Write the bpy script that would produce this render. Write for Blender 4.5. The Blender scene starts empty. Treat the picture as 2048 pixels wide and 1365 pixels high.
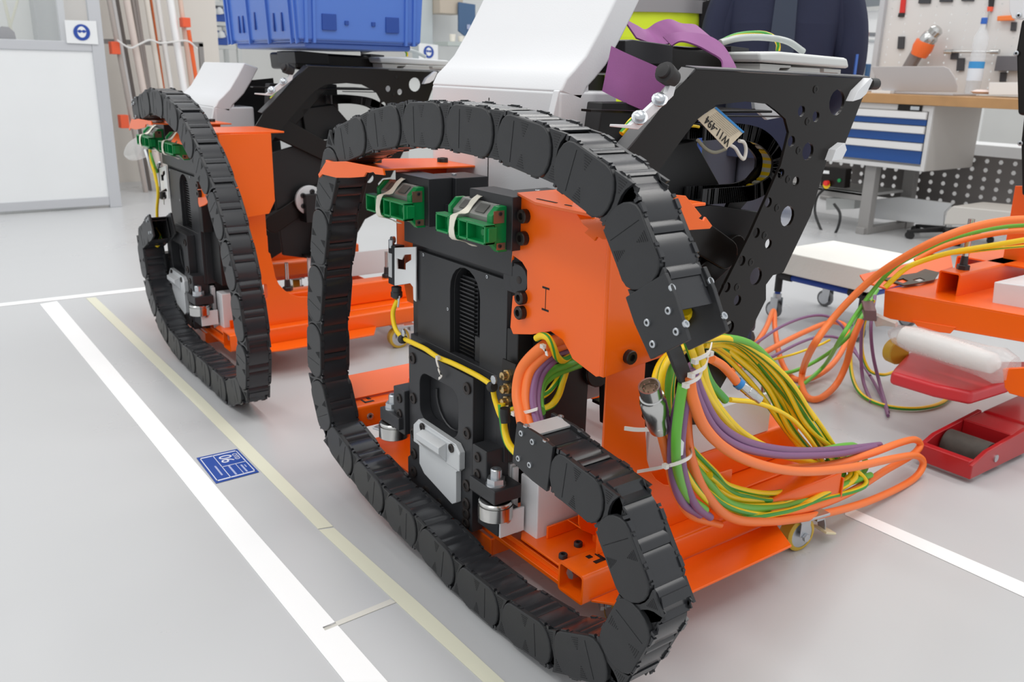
import bpy, math, random
from mathutils import Vector, Matrix
from mathutils.geometry import tessellate_polygon
random.seed(4)
S = bpy.context.scene
COL = S.collection
V = Vector
# ------------------------------------------------------------------ camera
F_PX, YAW, PITCH, ROLL, EYE = 1754.69, math.radians(36.5368), math.radians(17.3044), math.radians(-1.3037), V((0, 0, 1.15))
cf = V((math.sin(YAW)*math.cos(PITCH), math.cos(YAW)*math.cos(PITCH), -math.sin(PITCH)))
_r = V((math.cos(YAW), -math.sin(YAW), 0)); _d = cf.cross(_r)
cr = _r*math.cos(ROLL) + _d*math.sin(ROLL); cd = -_r*math.sin(ROLL) + _d*math.cos(ROLL)
cam = bpy.data.cameras.new('camera'); cam.sensor_width = 36; cam.lens = F_PX*36/2048; cam.clip_start = .05
co = bpy.data.objects.new('camera', cam); COL.objects.link(co)
co.matrix_world = Matrix(((cr.x, -cd.x, -cf.x, EYE.x), (cr.y, -cd.y, -cf.y, EYE.y), (cr.z, -cd.z, -cf.z, EYE.z), (0, 0, 0, 1)))
S.camera = co
cam.dof.use_dof = True; cam.dof.focus_distance = 1.75; cam.dof.aperture_fstop = 7.0
# ------------------------------------------------------------------ world, lamps, exposure
S.view_settings.view_transform = 'Standard'; S.view_settings.look = 'None'
S.view_settings.gamma = 1; S.view_settings.use_curve_mapping = False
S.view_settings.exposure = 0.3
w = bpy.data.worlds.new('hall_light'); S.world = w; w.use_nodes = True
w.node_tree.nodes['Background'].inputs[0].default_value = (.96, .98, 1, 1)
w.node_tree.nodes['Background'].inputs[1].default_value = .66
def lamp(name, loc, sx, sy, power, col=(1, .98, .95)):
    l = bpy.data.lights.new(name, 'AREA'); l.shape = 'RECTANGLE'; l.size = sx; l.size_y = sy; l.energy = power; l.color = col
    o = bpy.data.objects.new(name, l); COL.objects.link(o); o.location = loc
    return o
for i in range(4):
    for j in range(2):
        lamp('ceiling_luminaire', (-1.5 + 3.0*i, .6 + 4.2*j, 4.6), .5, 3.0, 34)
# ------------------------------------------------------------------ pixel of the photograph (2048 x 1365) + one known coordinate -> point
def ray(x, y): return cf + cr*((x-1024)/F_PX) + cd*((y-682.5)/F_PX)
def at(x, y, X=None, Y=None, Z=None):
    r = ray(x, y)
    t = (X-EYE.x)/r.x if X is not None else (Y-EYE.y)/r.y if Y is not None else (Z-EYE.z)/r.z
    return EYE + r*t
def aX(X, *p): return [at(a, b, X=X) for a, b in p]
def aY(Y, *p): return [at(a, b, Y=Y) for a, b in p]
def aZ(Z, *p): return [at(a, b, Z=Z) for a, b in p]
# ------------------------------------------------------------------ materials
def lin(c): return tuple(((u/255+.055)/1.055)**2.4 if u > 10 else u/255/12.92 for u in c)
MATS = {}
def mat(name, rgb, rough=.5, metal=0, bump=0, bscale=200, var=0, vscale=3, coat=0, alpha=1, trans=0, emit=0, ior=None, detail=3, spec=None):
    if name in MATS: return MATS[name]
    m = bpy.data.materials.new(name); m.use_nodes = True; nt = m.node_tree; b = nt.nodes['Principled BSDF']
    L = lin(rgb)
    b.inputs['Base Color'].default_value = (*L, 1); b.inputs['Roughness'].default_value = rough; b.inputs['Metallic'].default_value = metal
    if coat: b.inputs['Coat Weight'].default_value = coat; b.inputs['Coat Roughness'].default_value = .08
    if trans: b.inputs['Transmission Weight'].default_value = trans
    if spec is not None: b.inputs['Specular IOR Level'].default_value = spec
    if ior: b.inputs['IOR'].default_value = ior
    if alpha < 1: b.inputs['Alpha'].default_value = alpha
    if emit: b.inputs['Emission Color'].default_value = (*L, 1); b.inputs['Emission Strength'].default_value = emit
    tc = nt.nodes.new('ShaderNodeTexCoord')
    n = nt.nodes.new('ShaderNodeTexNoise'); n.inputs['Scale'].default_value = vscale; n.inputs['Detail'].default_value = detail
    nt.links.new(tc.outputs['Object'], n.inputs['Vector'])
    mx = nt.nodes.new('ShaderNodeMix'); mx.data_type = 'RGBA'
    v = var if var else .03
    mx.inputs['A'].default_value = (*[max(0, u*(1-v)) for u in L], 1); mx.inputs['B'].default_value = (*[min(1, u*(1+v)) for u in L], 1)
    nt.links.new(n.outputs['Fac'], mx.inputs['Factor']); nt.links.new(mx.outputs['Result'], b.inputs['Base Color'])
    if bump:
        n2 = nt.nodes.new('ShaderNodeTexNoise'); n2.inputs['Scale'].default_value = bscale; n2.inputs['Detail'].default_value = 2
        nt.links.new(tc.outputs['Object'], n2.inputs['Vector'])
        bp = nt.nodes.new('ShaderNodeBump'); bp.inputs['Strength'].default_value = bump; bp.inputs['Distance'].default_value = .002
        nt.links.new(n2.outputs['Fac'], bp.inputs['Height']); nt.links.new(bp.outputs['Normal'], b.inputs['Normal'])
    MATS[name] = m
    return m
ORANGE = mat('orange_powder_coat', (255, 104, 6), .32, var=.04, coat=.12, bump=.05, bscale=400)
BLACK = mat('black_anodised_plate', (42, 43, 46), .42, var=.12, vscale=8, bump=.05, bscale=300)
BLACKP = mat('black_coated_sheet', (22, 18, 16), .3, var=.1, vscale=6, spec=.3)
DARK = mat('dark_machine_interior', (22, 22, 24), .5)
CHAIN = mat('black_chain_plastic', (40, 41, 43), .45, var=.14, vscale=25, bump=.08, bscale=500)
COVER = mat('black_chain_cover', (44, 45, 48), .24, var=.1, vscale=30)
SLOT = mat('vent_slot_shade', (36, 36, 38), .6)
WHITE = mat('white_powder_coat', (224, 225, 227), .42, bump=.12, bscale=350)
WHITEG = mat('white_smooth_panel', (232, 234, 235), .35)
ALU = mat('machined_aluminium', (208, 211, 213), .38, .25, var=.06)
STEEL = mat('bright_steel', (200, 200, 198), .2, 1.0)
ZINC = mat('zinc_plated_steel', (196, 200, 204), .3, .9, var=.1, vscale=20)
BOLT = mat('black_oxide_screw', (56, 50, 48), .35, .6)
SOCK = mat('hex_socket_recess', (8, 8, 8), .6)
BRASS = mat('brass_fitting', (206, 178, 128), .28, .9)
GREEN = mat('green_plastic', (0, 134, 68), .35, var=.05)
GREYC = mat('ground_steel_carriage', (150, 150, 146), .38, .45, var=.06, vscale=30)
COPPER = mat('seal_plate_metal', (150, 122, 100), .35, .6)
TAPE = mat('masking_tape', (232, 228, 212), .7, bump=.1)
YPU = mat('yellow_polyurethane', (205, 168, 52), .4, var=.06)
C_OR = mat('orange_cable_sheath', (255, 128, 56), .42)
C_PU = mat('violet_cable_sheath', (134, 92, 134), .45)
C_GR = mat('green_cable_sheath', (104, 184, 62), .42)
C_YE = mat('yellow_cable_sheath', (250, 212, 20), .4)
C_GN = mat('green_stripe_sheath', (62, 160, 52), .4)
C_BK = mat('black_cable_sheath', (24, 24, 25), .45)
TIE = mat('clear_nylon_tie', (238, 232, 224), .35, trans=.15)
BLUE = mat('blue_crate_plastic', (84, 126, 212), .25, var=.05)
RED = mat('red_paint', (176, 26, 32), .32, var=.1, vscale=10, coat=.2)
RUB = mat('dark_rubber', (38, 37, 38), .6)
# ------------------------------------------------------------------ mesh builder
class MB:
    def __init__(s): s.v = []; s.f = []; s.m = []
    def add(s, v, f, m=0):
        k = len(s.v); s.v += [V(p) for p in v]; s.f += [tuple(i+k for i in q) for q in f]; s.m += [m]*len(f) if isinstance(m, int) else m
        return s
    def box(s, a, b, m=0):
        x0, x1 = sorted((a[0], b[0])); y0, y1 = sorted((a[1], b[1])); z0, z1 = sorted((a[2], b[2]))
        return s.add([(x0, y0, z0), (x1, y0, z0), (x1, y1, z0), (x0, y1, z0), (x0, y0, z1), (x1, y0, z1), (x1, y1, z1), (x0, y1, z1)],
                     [(0, 3, 2, 1), (4, 5, 6, 7), (0, 1, 5, 4), (1, 2, 6, 5), (2, 3, 7, 6), (3, 0, 4, 7)], m)
    def obox(s, c, u, v, w, m=0):      # half axes
        c, u, v, w = V(c), V(u), V(v), V(w)
        if u.cross(v).dot(w) < 0: u = -u
        return s.add([c+i*u+j*v+k*w for k in (-1, 1) for j in (-1, 1) for i in (-1, 1)],
                     [(0, 2, 3, 1), (4, 5, 7, 6), (0, 1, 5, 4), (1, 3, 7, 5), (3, 2, 6, 7), (2, 0, 4, 6)], m)
    def prism(s, pts, vec, holes=(), m=0):
        pts = [V(p) for p in pts]; vec = V(vec); n = len(pts)
        nor = V((0, 0, 0))
        for i in range(n): nor += pts[i].cross(pts[(i+1) % n])
        if nor.dot(vec) > 0: pts.reverse()
        loops = [pts]
        for h in holes:
            h = [V(p) for p in h]; nn = V((0, 0, 0))
            for i in range(len(h)): nn += h[i].cross(h[(i+1) % len(h)])
            if nn.dot(vec) < 0: h.reverse()
            loops.append(h)
        allv = [p for l in loops for p in l]; N = len(allv)
        if holes:
            caps = [tuple(t) for t in tessellate_polygon(loops)]
            fx = []
            for t in caps:
                nn = (allv[t[1]]-allv[t[0]]).cross(allv[t[2]]-allv[t[0]])
                fx.append(t if nn.dot(vec) < 0 else t[::-1])
            caps = fx
        else: caps = [tuple(range(n))]
        fs = list(caps) + [tuple(i+N for i in reversed(t)) for t in caps]
        o = 0
        for l in loops:
            k = len(l)
            for i in range(k):
                j = (i+1) % k
                fs.append((o+j, o+i, o+i+N, o+j+N))
            o += k
        return s.add(allv + [p+vec for p in allv], fs, m)
    def rev(s, p, d, prof, n=16, m=0, cap=True):   # prof: (distance along d, radius)
        p, d = V(p), V(d).normalized(); a = d.orthogonal().normalized(); b = d.cross(a)
        vs = []
        for t, r in prof:
            for i in range(n):
                q = 2*math.pi*i/n; vs.append(p+d*t+(a*math.cos(q)+b*math.sin(q))*r)
        fs = []
        for k in range(len(prof)-1):
            for i in range(n):
                j = (i+1) % n; fs.append((k*n+i, k*n+j, k*n+n+j, k*n+n+i))
        if cap: fs.append(tuple(reversed(range(n)))); fs.append(tuple(range((len(prof)-1)*n, len(prof)*n)))
        return s.add(vs, fs, m)
    def cyl(s, a, b, r, n=16, r2=None, m=0):
        a, b = V(a), V(b); return s.rev(a, b-a, [(0, r), ((b-a).length, r if r2 is None else r2)], n, m)
    def tube(s, path, r, n=8, m=0, stripe=None, closed=False):
        P = [V(p) for p in path]; K = len(P); vs = []; fs = []; ms = []
        t0 = (P[1]-P[0]).normalized(); a = t0.orthogonal().normalized()
        for k in range(K):
            t = (P[min(k+1, K-1)]-P[max(k-1, 0)])
            t = t.normalized() if t.length > 1e-9 else t0
            a = (a - t*a.dot(t)); a = a.normalized() if a.length > 1e-6 else t.orthogonal().normalized()
            b = t.cross(a); tw = (stripe or 0)*k if stripe else 0
            for i in range(n):
                q = 2*math.pi*i/n + tw; vs.append(P[k]+(a*math.cos(q)+b*math.sin(q))*r)
        for k in range(K-1):
            for i in range(n):
                j = (i+1) % n; fs.append((k*n+i, k*n+j, k*n+n+j, k*n+n+i)); ms.append(1 if stripe is not None and i in (0, 1, 5) else m)
        fs += [tuple(reversed(range(n))), tuple(range((K-1)*n, K*n))]; ms += [m, m]
        return s.add(vs, fs, ms)
    def ribbon(s, path, wid, th):      # path points with width vectors
        P = [V(p) for p in path]; W = [V(x) for x in wid] if isinstance(wid[0], (list, tuple, V)) else [V(wid)]*len(P); vs = []; fs = []
        for k, p in enumerate(P):
            t = P[min(k+1, len(P)-1)]-P[max(k-1, 0)]; nrm = t.cross(W[k]); nrm = nrm.normalized()*th if nrm.length > 1e-9 else V((0, 0, th))
            vs += [p-W[k]/2, p+W[k]/2, p+W[k]/2+nrm, p-W[k]/2+nrm]
        for k in range(len(P)-1):
            o = 4*k
            for i in range(4):
                j = (i+1) % 4; fs.append((o+i, o+i+4, o+j+4, o+j))
        e = 4*(len(P)-1); fs += [(0, 1, 2, 3), (e+3, e+2, e+1, e)]
        return s.add(vs, fs)
    def loft(s, A, B, m=0):            # two equal loops
        n = len(A); return s.add(list(A)+list(B), [tuple(reversed(range(n))), tuple(range(n, 2*n))]+[(i, (i+1) % n, n+(i+1) % n, n+i) for i in range(n)], m)
    def mesh(s, name, mats, base, sharp=38):
        me = bpy.data.meshes.new(name); me.from_pydata([p-base for p in s.v], [], s.f); me.validate()
        for m in (mats if isinstance(mats, (list, tuple)) else [mats]): me.materials.append(m)
        if len(me.polygons) == len(s.m): me.polygons.foreach_set('material_index', s.m)
        me.polygons.foreach_set('use_smooth', [True]*len(me.polygons)); me.set_sharp_from_angle(angle=math.radians(sharp)); me.update()
        return me
BASE = {}
def base_of(o):
    while o is not None and o.parent: o = o.parent
    return BASE[o.name] if o is not None else V((0, 0, 0))
def bev(o, wd, seg=2, ang=40):
    if wd:
        md = o.modifiers.new('bevel', 'BEVEL'); md.width = wd; md.segments = seg; md.limit_method = 'ANGLE'; md.angle_limit = math.radians(ang); md.harden_normals = True
    return o
def thing(name, label, cat, loc=(0, 0, 0), group=None):
    o = bpy.data.objects.new(name, None); COL.objects.link(o); o.location = loc; o.empty_display_size = .05
    o['label'] = label; o['category'] = cat
    if group: o['group'] = group
    BASE[o.name] = V(loc); return o
def clusters(mb):
    # separate pieces of a builder: loose islands whose boxes do not come near each other
    n = len(mb.v); up = list(range(n))
    def find(i):
        while up[i] != i: up[i] = up[up[i]]; i = up[i]
        return i
    for f in mb.f:
        a = find(f[0])
        for i in f[1:]: up[find(i)] = a
    isl = {}
    for i in range(n): isl.setdefault(find(i), []).append(i)
    isl = list(isl.values())
    if len(isl) == 1 or len(isl) > 320: return [mb]
    bx = [([min(mb.v[i][k] for i in q) for k in range(3)], [max(mb.v[i][k] for i in q) for k in range(3)]) for q in isl]
    K = len(isl); g = list(range(K))
    for a in range(K):
        for b in range(a):
            ga = max(bx[a][1][k]-bx[a][0][k] for k in range(3)); gb = max(bx[b][1][k]-bx[b][0][k] for k in range(3)); lim = .3*max(ga, gb)
            if all(bx[a][0][k]-lim < bx[b][1][k] and bx[b][0][k]-lim < bx[a][1][k] for k in range(3)):
                ra, rb = g[a], g[b]
                if ra != rb: g = [ra if q == rb else q for q in g]
    if len(set(g)) == 1: return [mb]
    ms = mb.m if len(mb.m) == len(mb.f) else [0]*len(mb.f); root = {}
    for a, q in enumerate(isl):
        for i in q: root[i] = g[a]
    out = []
    for r in dict.fromkeys(g):
        o = MB(); ix = {}
        for i in range(n):
            if root[i] == r: ix[i] = len(o.v); o.v.append(mb.v[i])
        for f, m_ in zip(mb.f, ms):
            if root[f[0]] == r: o.f.append(tuple(ix[i] for i in f)); o.m.append(m_)
        out.append(o)
    return out
def part(name, mb, m, parent, bevel=0, label=None, stuff=False, sharp=38, seg=2):
    cl = clusters(mb)
    if len(cl) > 1:
        os_ = [part1(name, c, m, parent, bevel, label, stuff, sharp, seg) for c in cl]
        return os_[0]
    return part1(name, mb, m, parent, bevel, label, stuff, sharp, seg)
def part1(name, mb, m, parent, bevel=0, label=None, stuff=False, sharp=38, seg=2):
    me = mb.mesh(name, m, base_of(parent), sharp); o = bpy.data.objects.new(name, me); COL.objects.link(o); o.parent = parent
    bev(o, bevel, seg)
    if label: o['label'] = label
    if stuff: o['kind'] = 'stuff'
    return o
def solo(name, mb, m, label, cat, group=None, bevel=0, sharp=38, base=None):
    if base is None:
        lo = [min(p[i] for p in mb.v) for i in range(3)]; hi = [max(p[i] for p in mb.v) for i in range(3)]
        base = V(((lo[0]+hi[0])/2, (lo[1]+hi[1])/2, lo[2]))
    me = mb.mesh(name, m, base, sharp); o = bpy.data.objects.new(name, me); COL.objects.link(o); o.location = base; bev(o, bevel)
    o['label'] = label; o['category'] = cat
    if group: o['group'] = group
    BASE[o.name] = base; return o
def struct(name, mb, m, bevel=0):
    me = mb.mesh(name, m, V((0, 0, 0))); o = bpy.data.objects.new(name, me); COL.objects.link(o); o['kind'] = 'structure'; bev(o, bevel); BASE[o.name] = V((0, 0, 0)); return o
def copy_tree(o, parent=None):
    c = o.copy(); COL.objects.link(c)
    if parent is not None: c.parent = parent
    for ch in list(o.children): copy_tree(ch, c)
    return c
def dup(o, off, label, group=None):
    c = copy_tree(o); c.location = o.location + V(off); c['label'] = label
    if group: c['group'] = group; o['group'] = group
    BASE[c.name] = V(c.location); return c
def circ(c, r, ax, n=12, ry=None):
    c = V(c); u, v = {'X': (V((0, 1, 0)), V((0, 0, 1))), 'Y': (V((1, 0, 0)), V((0, 0, 1))), 'Z': (V((1, 0, 0)), V((0, 1, 0)))}[ax]
    return [c+u*math.cos(2*math.pi*i/n)*r+v*math.sin(2*math.pi*i/n)*(ry or r) for i in range(n)]
def rrect(c, hw, hh, r, ax, n=4):
    c = V(c); u, v = {'X': (V((0, 1, 0)), V((0, 0, 1))), 'Y': (V((1, 0, 0)), V((0, 0, 1))), 'Z': (V((1, 0, 0)), V((0, 1, 0)))}[ax]
    o = []
    for q, (sx, sy) in enumerate(((1, 1), (-1, 1), (-1, -1), (1, -1))):
        for i in range(n+1):
            a = math.pi/2*(q+i/n); o.append(c+u*(sx*(hw-r)+r*math.cos(a))+v*(sy*(hh-r)+r*math.sin(a)))
    return o
def spline(P, per=10):
    P = [V(p) for p in P]; Q = [P[0]*2-P[1]]+P+[P[-1]*2-P[-2]]; o = []
    for i in range(1, len(Q)-2):
        a, b, c, d = Q[i-1:i+3]
        for k in range(per):
            t = k/per; o.append(.5*((2*b)+(c-a)*t+(2*a-5*b+4*c-d)*t*t+(3*b-a-3*c+d)*t**3))
    return o+[P[-1]]
def screw(name, p, d, r, h, parent, m=None, sock=True, lab=None):
    # socket head cap screw: head with chamfer and a hexagonal recess
    p, d = V(p), V(d).normalized()
    mb = MB().rev(p, d, [(0, r), (h*.85, r), (h, r*.88), (h, r*.5), (h*.55, r*.48)], 14)
    mb.rev(p, d, [(h*.56, r*.5), (h*.57, r*.01)], 6, m=1, cap=False)
    return part(name, mb, [m or BOLT, SOCK], parent, label=lab)
def text_mesh(txt, size, mtx, name, m, parent, depth=.0004):
    cu = bpy.data.curves.new(name, 'FONT'); cu.body = txt; cu.size = size; cu.extrude = depth; cu.align_x = 'CENTER'; cu.align_y = 'CENTER'
    tmp = bpy.data.objects.new('tmp_text', cu); COL.objects.link(tmp)
    dg = bpy.context.evaluated_depsgraph_get(); me = bpy.data.meshes.new_from_object(tmp.evaluated_get(dg))
    COL.objects.unlink(tmp); bpy.data.objects.remove(tmp)
    me.transform(Matrix.Translation(-base_of(parent)) @ mtx); me.materials.clear(); me.materials.append(m); me.name = name
    o = bpy.data.objects.new(name, me); COL.objects.link(o); o.parent = parent
    return o
def frame(o, x, y, z):
    x, y, z, o = V(x), V(y), V(z), V(o)
    return Matrix(((x.x, y.x, z.x, o.x), (x.y, y.y, z.y, o.y), (x.z, y.z, z.z, o.z), (0, 0, 0, 1)))
XV, YV, ZV = V((1, 0, 0)), V((0, 1, 0)), V((0, 0, 1))
# ------------------------------------------------------------------ setting: floor, walls
def floor_mat():
    m = mat('grey_epoxy_floor', (196, 197, 198), .3, var=.04, vscale=1.1, detail=6); nt = m.node_tree; b = nt.nodes['Principled BSDF']
    tc = nt.nodes.new('ShaderNodeTexCoord'); n = nt.nodes.new('ShaderNodeTexNoise'); n.inputs['Scale'].default_value = 2.2; n.inputs['Detail'].default_value = 8
    mr = nt.nodes.new('ShaderNodeMapRange'); mr.inputs[1].default_value = .3; mr.inputs[2].default_value = .7; mr.inputs[3].default_value = .26; mr.inputs[4].default_value = .36
    nt.links.new(tc.outputs['Object'], n.inputs['Vector']); nt.links.new(n.outputs['Fac'], mr.inputs[0]); nt.links.new(mr.outputs[0], b.inputs['Roughness'])
    bp = nt.nodes.new('ShaderNodeBump'); bp.inputs['Strength'].default_value = .04; bp.inputs['Distance'].default_value = .01
    n3 = nt.nodes.new('ShaderNodeTexNoise'); n3.inputs['Scale'].default_value = 5; nt.links.new(tc.outputs['Object'], n3.inputs['Vector']); nt.links.new(n3.outputs['Fac'], bp.inputs['Height']); nt.links.new(bp.outputs['Normal'], b.inputs['Normal'])
    return m
struct('floor', MB().box((-6, -3, -.1), (14, 16, 0)), floor_mat())
WALL = mat('pale_hall_wall', (232, 231, 227), .7)
struct('wall_back', MB().box((-6, 15.8, 0), (14, 16, 5)), WALL)
struct('wall_right', MB().box((13.8, -3, 0), (14, 15.8, 5)), WALL)
# marking tape on the floor
TW = mat('white_floor_tape', (250, 250, 250), .45); TC = mat('cream_floor_tape', (226, 225, 204), .5); TG = mat('pale_tape_worn', (214, 212, 204), .5)
def strip(name, P, m, label):
    return solo(name, MB().prism(P, (0, 0, .0012)), m, label, 'floor tape')
def zz(*p): return aZ(0.0005, *p)
strip('floor_tape', zz((80, 609), (114, 603), (300, 820), (512, 1067), (776, 1366), (690, 1366), (449, 1067), (300, 880)), TW, 'broad white floor tape running from lower edge to far left corner')
strip('floor_tape', zz((172, 597), (191, 595), (409, 800), (666, 1054), (636, 1059), (380, 800)), TC, 'long cream floor tape running past the blue floor sign')
strip('floor_tape', zz((638, 1061), (668, 1057), (840, 1209), (1010, 1366), (967, 1366), (800, 1213)), TC, 'cream floor tape nearest the camera, in front of the black chain')
strip('floor_tape', zz((1690, 1012), (2060, 1172), (2060, 1201), (1690, 1031)), TW, 'white floor tape right of the braked castor wheel')
strip('floor_tape', zz((-40, 612), (290, 575), (292, 581), (-40, 618)), TW, 'thin white floor tape crossing behind the far chain loop')
strip('floor_tape', zz((645, 1256), (780, 1200), (792, 1206), (650, 1263)), TG, 'faint worn tape crossing the floor at bottom left')
# blue floor sign with white frame and numerals
sg = aZ(.001, (393, 917), (474, 899), (518, 945), (432, 968))
fs = thing('floor_sign', 'blue floor sign with white number 06 between white and cream tapes', 'sign', tuple((sg[0]+sg[2])/2))
BLS = mat('blue_sign_print', (34, 74, 158), .4); WHS = mat('white_sign_print', (226, 228, 240), .4)
part('backing', MB().prism(sg, (0, 0, .001)), BLS, fs)
def bil(u, v):
    a = sg[0].lerp(sg[1], u); b = sg[3].lerp(sg[2], u); p = a.lerp(b, v); return V((p.x, p.y, .0022))
def sgl(*uv): return MB().prism([bil(*q) for q in uv], (0, 0, .0006))
fr = MB()
for a, b, c, d in ((.05, .05, .95, .08), (.05, .92, .95, .95), (.05, .05, .07, .95), (.93, .05, .95, .95), (.36, .05, .375, .95), (.36, .52, .95, .535), (.68, .52, .69, .95)):
    fr.prism([bil(a, b), bil(c, b), bil(c, d), bil(a, d)], (0, 0, .0005))
part('border', fr, WHS, fs)
su = (sg[1]-sg[0]).normalized(); sv = (sg[3]-sg[0]).normalized(); sw = (sg[1]-sg[0]).length; sh = (sg[3]-sg[0]).length
tm = lambda u, v: frame(bil(u, v)+V((0, 0, .0004)), sv, su, ZV)     # text reads along the short way of the sign
text_mesh('06', sw*.44, tm(.58, .28), 'numeral', WHS, fs); text_mesh('OTD', sw*.17, tm(.83, .27), 'lettering', WHS, fs)
bars = MB()
for u, v, a, b in ((.24, .62, .02, .18), (.52, .72, .022, .18), (.78, .75, .02, .14), (.85, .68, .012, .05)):
    bars.prism([bil(u-a, v-b), bil(u+a, v-b), bil(u+a, v+b), bil(u-a, v+b)], (0, 0, .0005))
part('text_line', bars, mat('faded_sign_print', (170, 178, 214), .5), fs)

# ------------------------------------------------------------------ cable carriers (drag chains)
L_ = .1655; HH = .0435; CW = .085
def link_meshes():
    P = {}
    # side plates: front (z=0) and back (z=CW); local x = along, y = outward, z = across
    mb = MB()
    def stadium(x0, x1, h, n=8):
        o = []; r = h*.74
        for i in range(n+1):
            a = -math.pi/2+math.pi*i/n; o.append((x1-r+math.cos(a)*r, math.sin(a)*h))
        for i in range(n+1):
            a = math.pi/2+math.pi*i/n; o.append((x0+r+math.cos(a)*r, math.sin(a)*h))
        return o
    b = HH*.99; st = stadium(.007, L_-.007, HH*1.03); g = .0022
    for z0, dz, zf in ((.010, .0035, -1), (CW-.010, -.0035, 1)):
        mb.prism([(x, y, z0) for x, y in ((-.03, -b*.9), (L_+.03, -b*.9), (L_+.03, b*.9), (-.03, b*.9))], (0, 0, dz))
        zt = z0+zf*.0115
        # oblong cheek with chamfered rim, standing in a narrow gap
        A = [V((x, y, z0)) for x, y in st]; Bm = [V((x, y, zt-zf*.002)) for x, y in st]; Bt = [V((L_/2+(x-L_/2)*.975, y*.955, zt)) for x, y in st]
        if zf > 0: mb.loft(A, Bm).loft(Bm, Bt)
        else: mb.loft(Bm, A).loft(Bt, Bm)
        for xx in (.112,): mb.box((xx, -HH*.84, zt-zf*.001), (xx+.0014, HH*.84, zt+zf*.0007))
        # bow tie piece between this cheek and the one before
        cv = [(x, y) for x, y in stadium(.007-g, L_, HH*1.03, 10)[11:] if abs(y) < b]
        bow = [(.023, b)] + [(x-.000, y) for x, y in cv if x < .023] + [(.023, -b), (-.023, -b)] + [(-x, y) for x, y in reversed(cv) if x < .023] + [(-.023, b)]
        mb.prism([(x, y, z0) for x, y in bow], (0, 0, zf*.0075))
    P['link'] = mb
    sl = MB()
    def tri(cx, cy, dx, dy, nb, z, zf):   # hatched triangle of vent slots, apex towards (dx,dy)
        for i in range(nb):
            f = i/(nb-1); wd = .0098*(1-f*.85); y = cy+dy*f*.021
            sl.box((cx-wd, y-.0007, z), (cx+wd, y+.0007, z+zf*.0007))
    for z, zf in ((-.0014, -1), (CW+.0014, 1)):
        tri(L_*.5, HH*.86, 0, -1, 6, z, zf); tri(L_*.5, -HH*.86, 0, 1, 6, z, zf)
    for z, zf in ((.0026, -1), (CW-.0026, 1)):
        tri(0, HH*.86, 0, -1, 6, z, zf); tri(0, -HH*.86, 0, 1, 6, z, zf)
    P['vent_slots'] = sl
    def cover(x0, x1, out):
        c = MB(); s = 1 if out else -1; y0 = s*HH*.88
        prof = [(0, .0015), (.06, .0035), (.14, .0035), (.26, -.001), (.36, .0028), (.62, .0032), (.82, .0032), (.93, .001), (1, -.0015)]
        pts = [V((x0+(x1-x0)*t, y0+s*h, .0095)) for t, h in prof]
        c.ribbon([p+V((0, 0, (CW-.019)/2)) for p in pts], [(0, 0, CW-.019)]*len(pts), -.004 if out else .004)
        return c
    P['oc1'] = cover(.002, L_/2-.001, True); P['oc2'] = cover(L_/2+.001, L_-.002, True)
    tg = [V((L_-.012, HH*.76, CW/2)), V((L_+.012, HH*.74, CW/2)), V((L_+.032, HH*.66, CW/2)), V((L_+.044, HH*.4, CW/2))]     # tongue that slides under the next cover
    P['oc2'].ribbon(tg, [(0, 0, CW-.02)]*4, -.003); P['oc1'].ribbon([V((.012, HH*.76, CW/2)), V((-.012, HH*.74, CW/2)), V((-.032, HH*.62, CW/2))], [(0, 0, CW-.022)]*3, .003)
    for q in ('oc1', 'oc2'):
        x0 = .02 if q == 'oc1' else L_/2+.02; yy = HH*.88+.003
        for k in range(2):   # moulded label fields
            P[q].box((x0+.016, yy, .024+k*.022), (x0+.048, yy+.0008, .026+k*.022)); P[q].box((x0+.016, yy, .033+k*.022), (x0+.048, yy+.0008, .035+k*.022))
        for zc in (.006, CW-.006):  # hinge clips
            P[q].box((x0+.018, HH*.86, zc-.004), (x0+.036, HH*1.12, zc+.004)); P[q].box((x0+.040, HH*.86, zc-.004), (x0+.046, HH*1.08, zc+.004)); P[q].box((x0+.01, HH*.86, zc-.003), (x0+.014, HH*1.08, zc+.003))
    P['ic1'] = cover(.002, L_/2-.001, False); P['ic2'] = cover(L_/2+.001, L_-.002, False)
    for q in ('ic1', 'ic2'):
        x0 = .02 if q == 'ic1' else L_/2+.02
        for zc in (.006, CW-.006): P[q].box((x0+.02, -HH*1.1, zc-.003), (x0+.036, -HH*.86, zc+.003)); P[q].box((x0+.042, -HH*1.06, zc-.003), (x0+.048, -HH*.86, zc+.003))
    return {k: m.mesh(k if k in ('link', 'vent_slots') else {'o': 'outer_cover', 'i': 'inner_cover'}[k[0]], {'link': CHAIN, 'vent_slots': SLOT}.get(k, COVER), V((0, 0, 0)), 30) for k, m in P.items()}
LM = link_meshes()
def carrier(label, pv, X0, base):
    t = thing('cable_carrier', label, 'cable chain', base)
    for i in range(len(pv)-1):
        a, b = pv[i], pv[i+1]; d = V((0, b[0]-a[0], b[1]-a[1])); ln = d.length; d.normalize(); o = V((0, -d.z, d.y))   # d x o = +X
        lk = bpy.data.objects.new('link', LM['link']); COL.objects.link(lk); lk.parent = t
        sx = ln/L_
        lk.matrix_local = Matrix.Translation(-V(base)) @ frame((X0, a[0], a[1]), d*sx, o, XV)
        bev(lk, .0012, 1)
        for k in ('vent_slots', 'oc1', 'oc2', 'ic1', 'ic2'):
            c = bpy.data.objects.new(LM[k].name.split('.')[0], LM[k]); COL.objects.link(c); c.parent = lk
            if k == 'vent_slots': c['kind'] = 'stuff'
    return t
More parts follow.
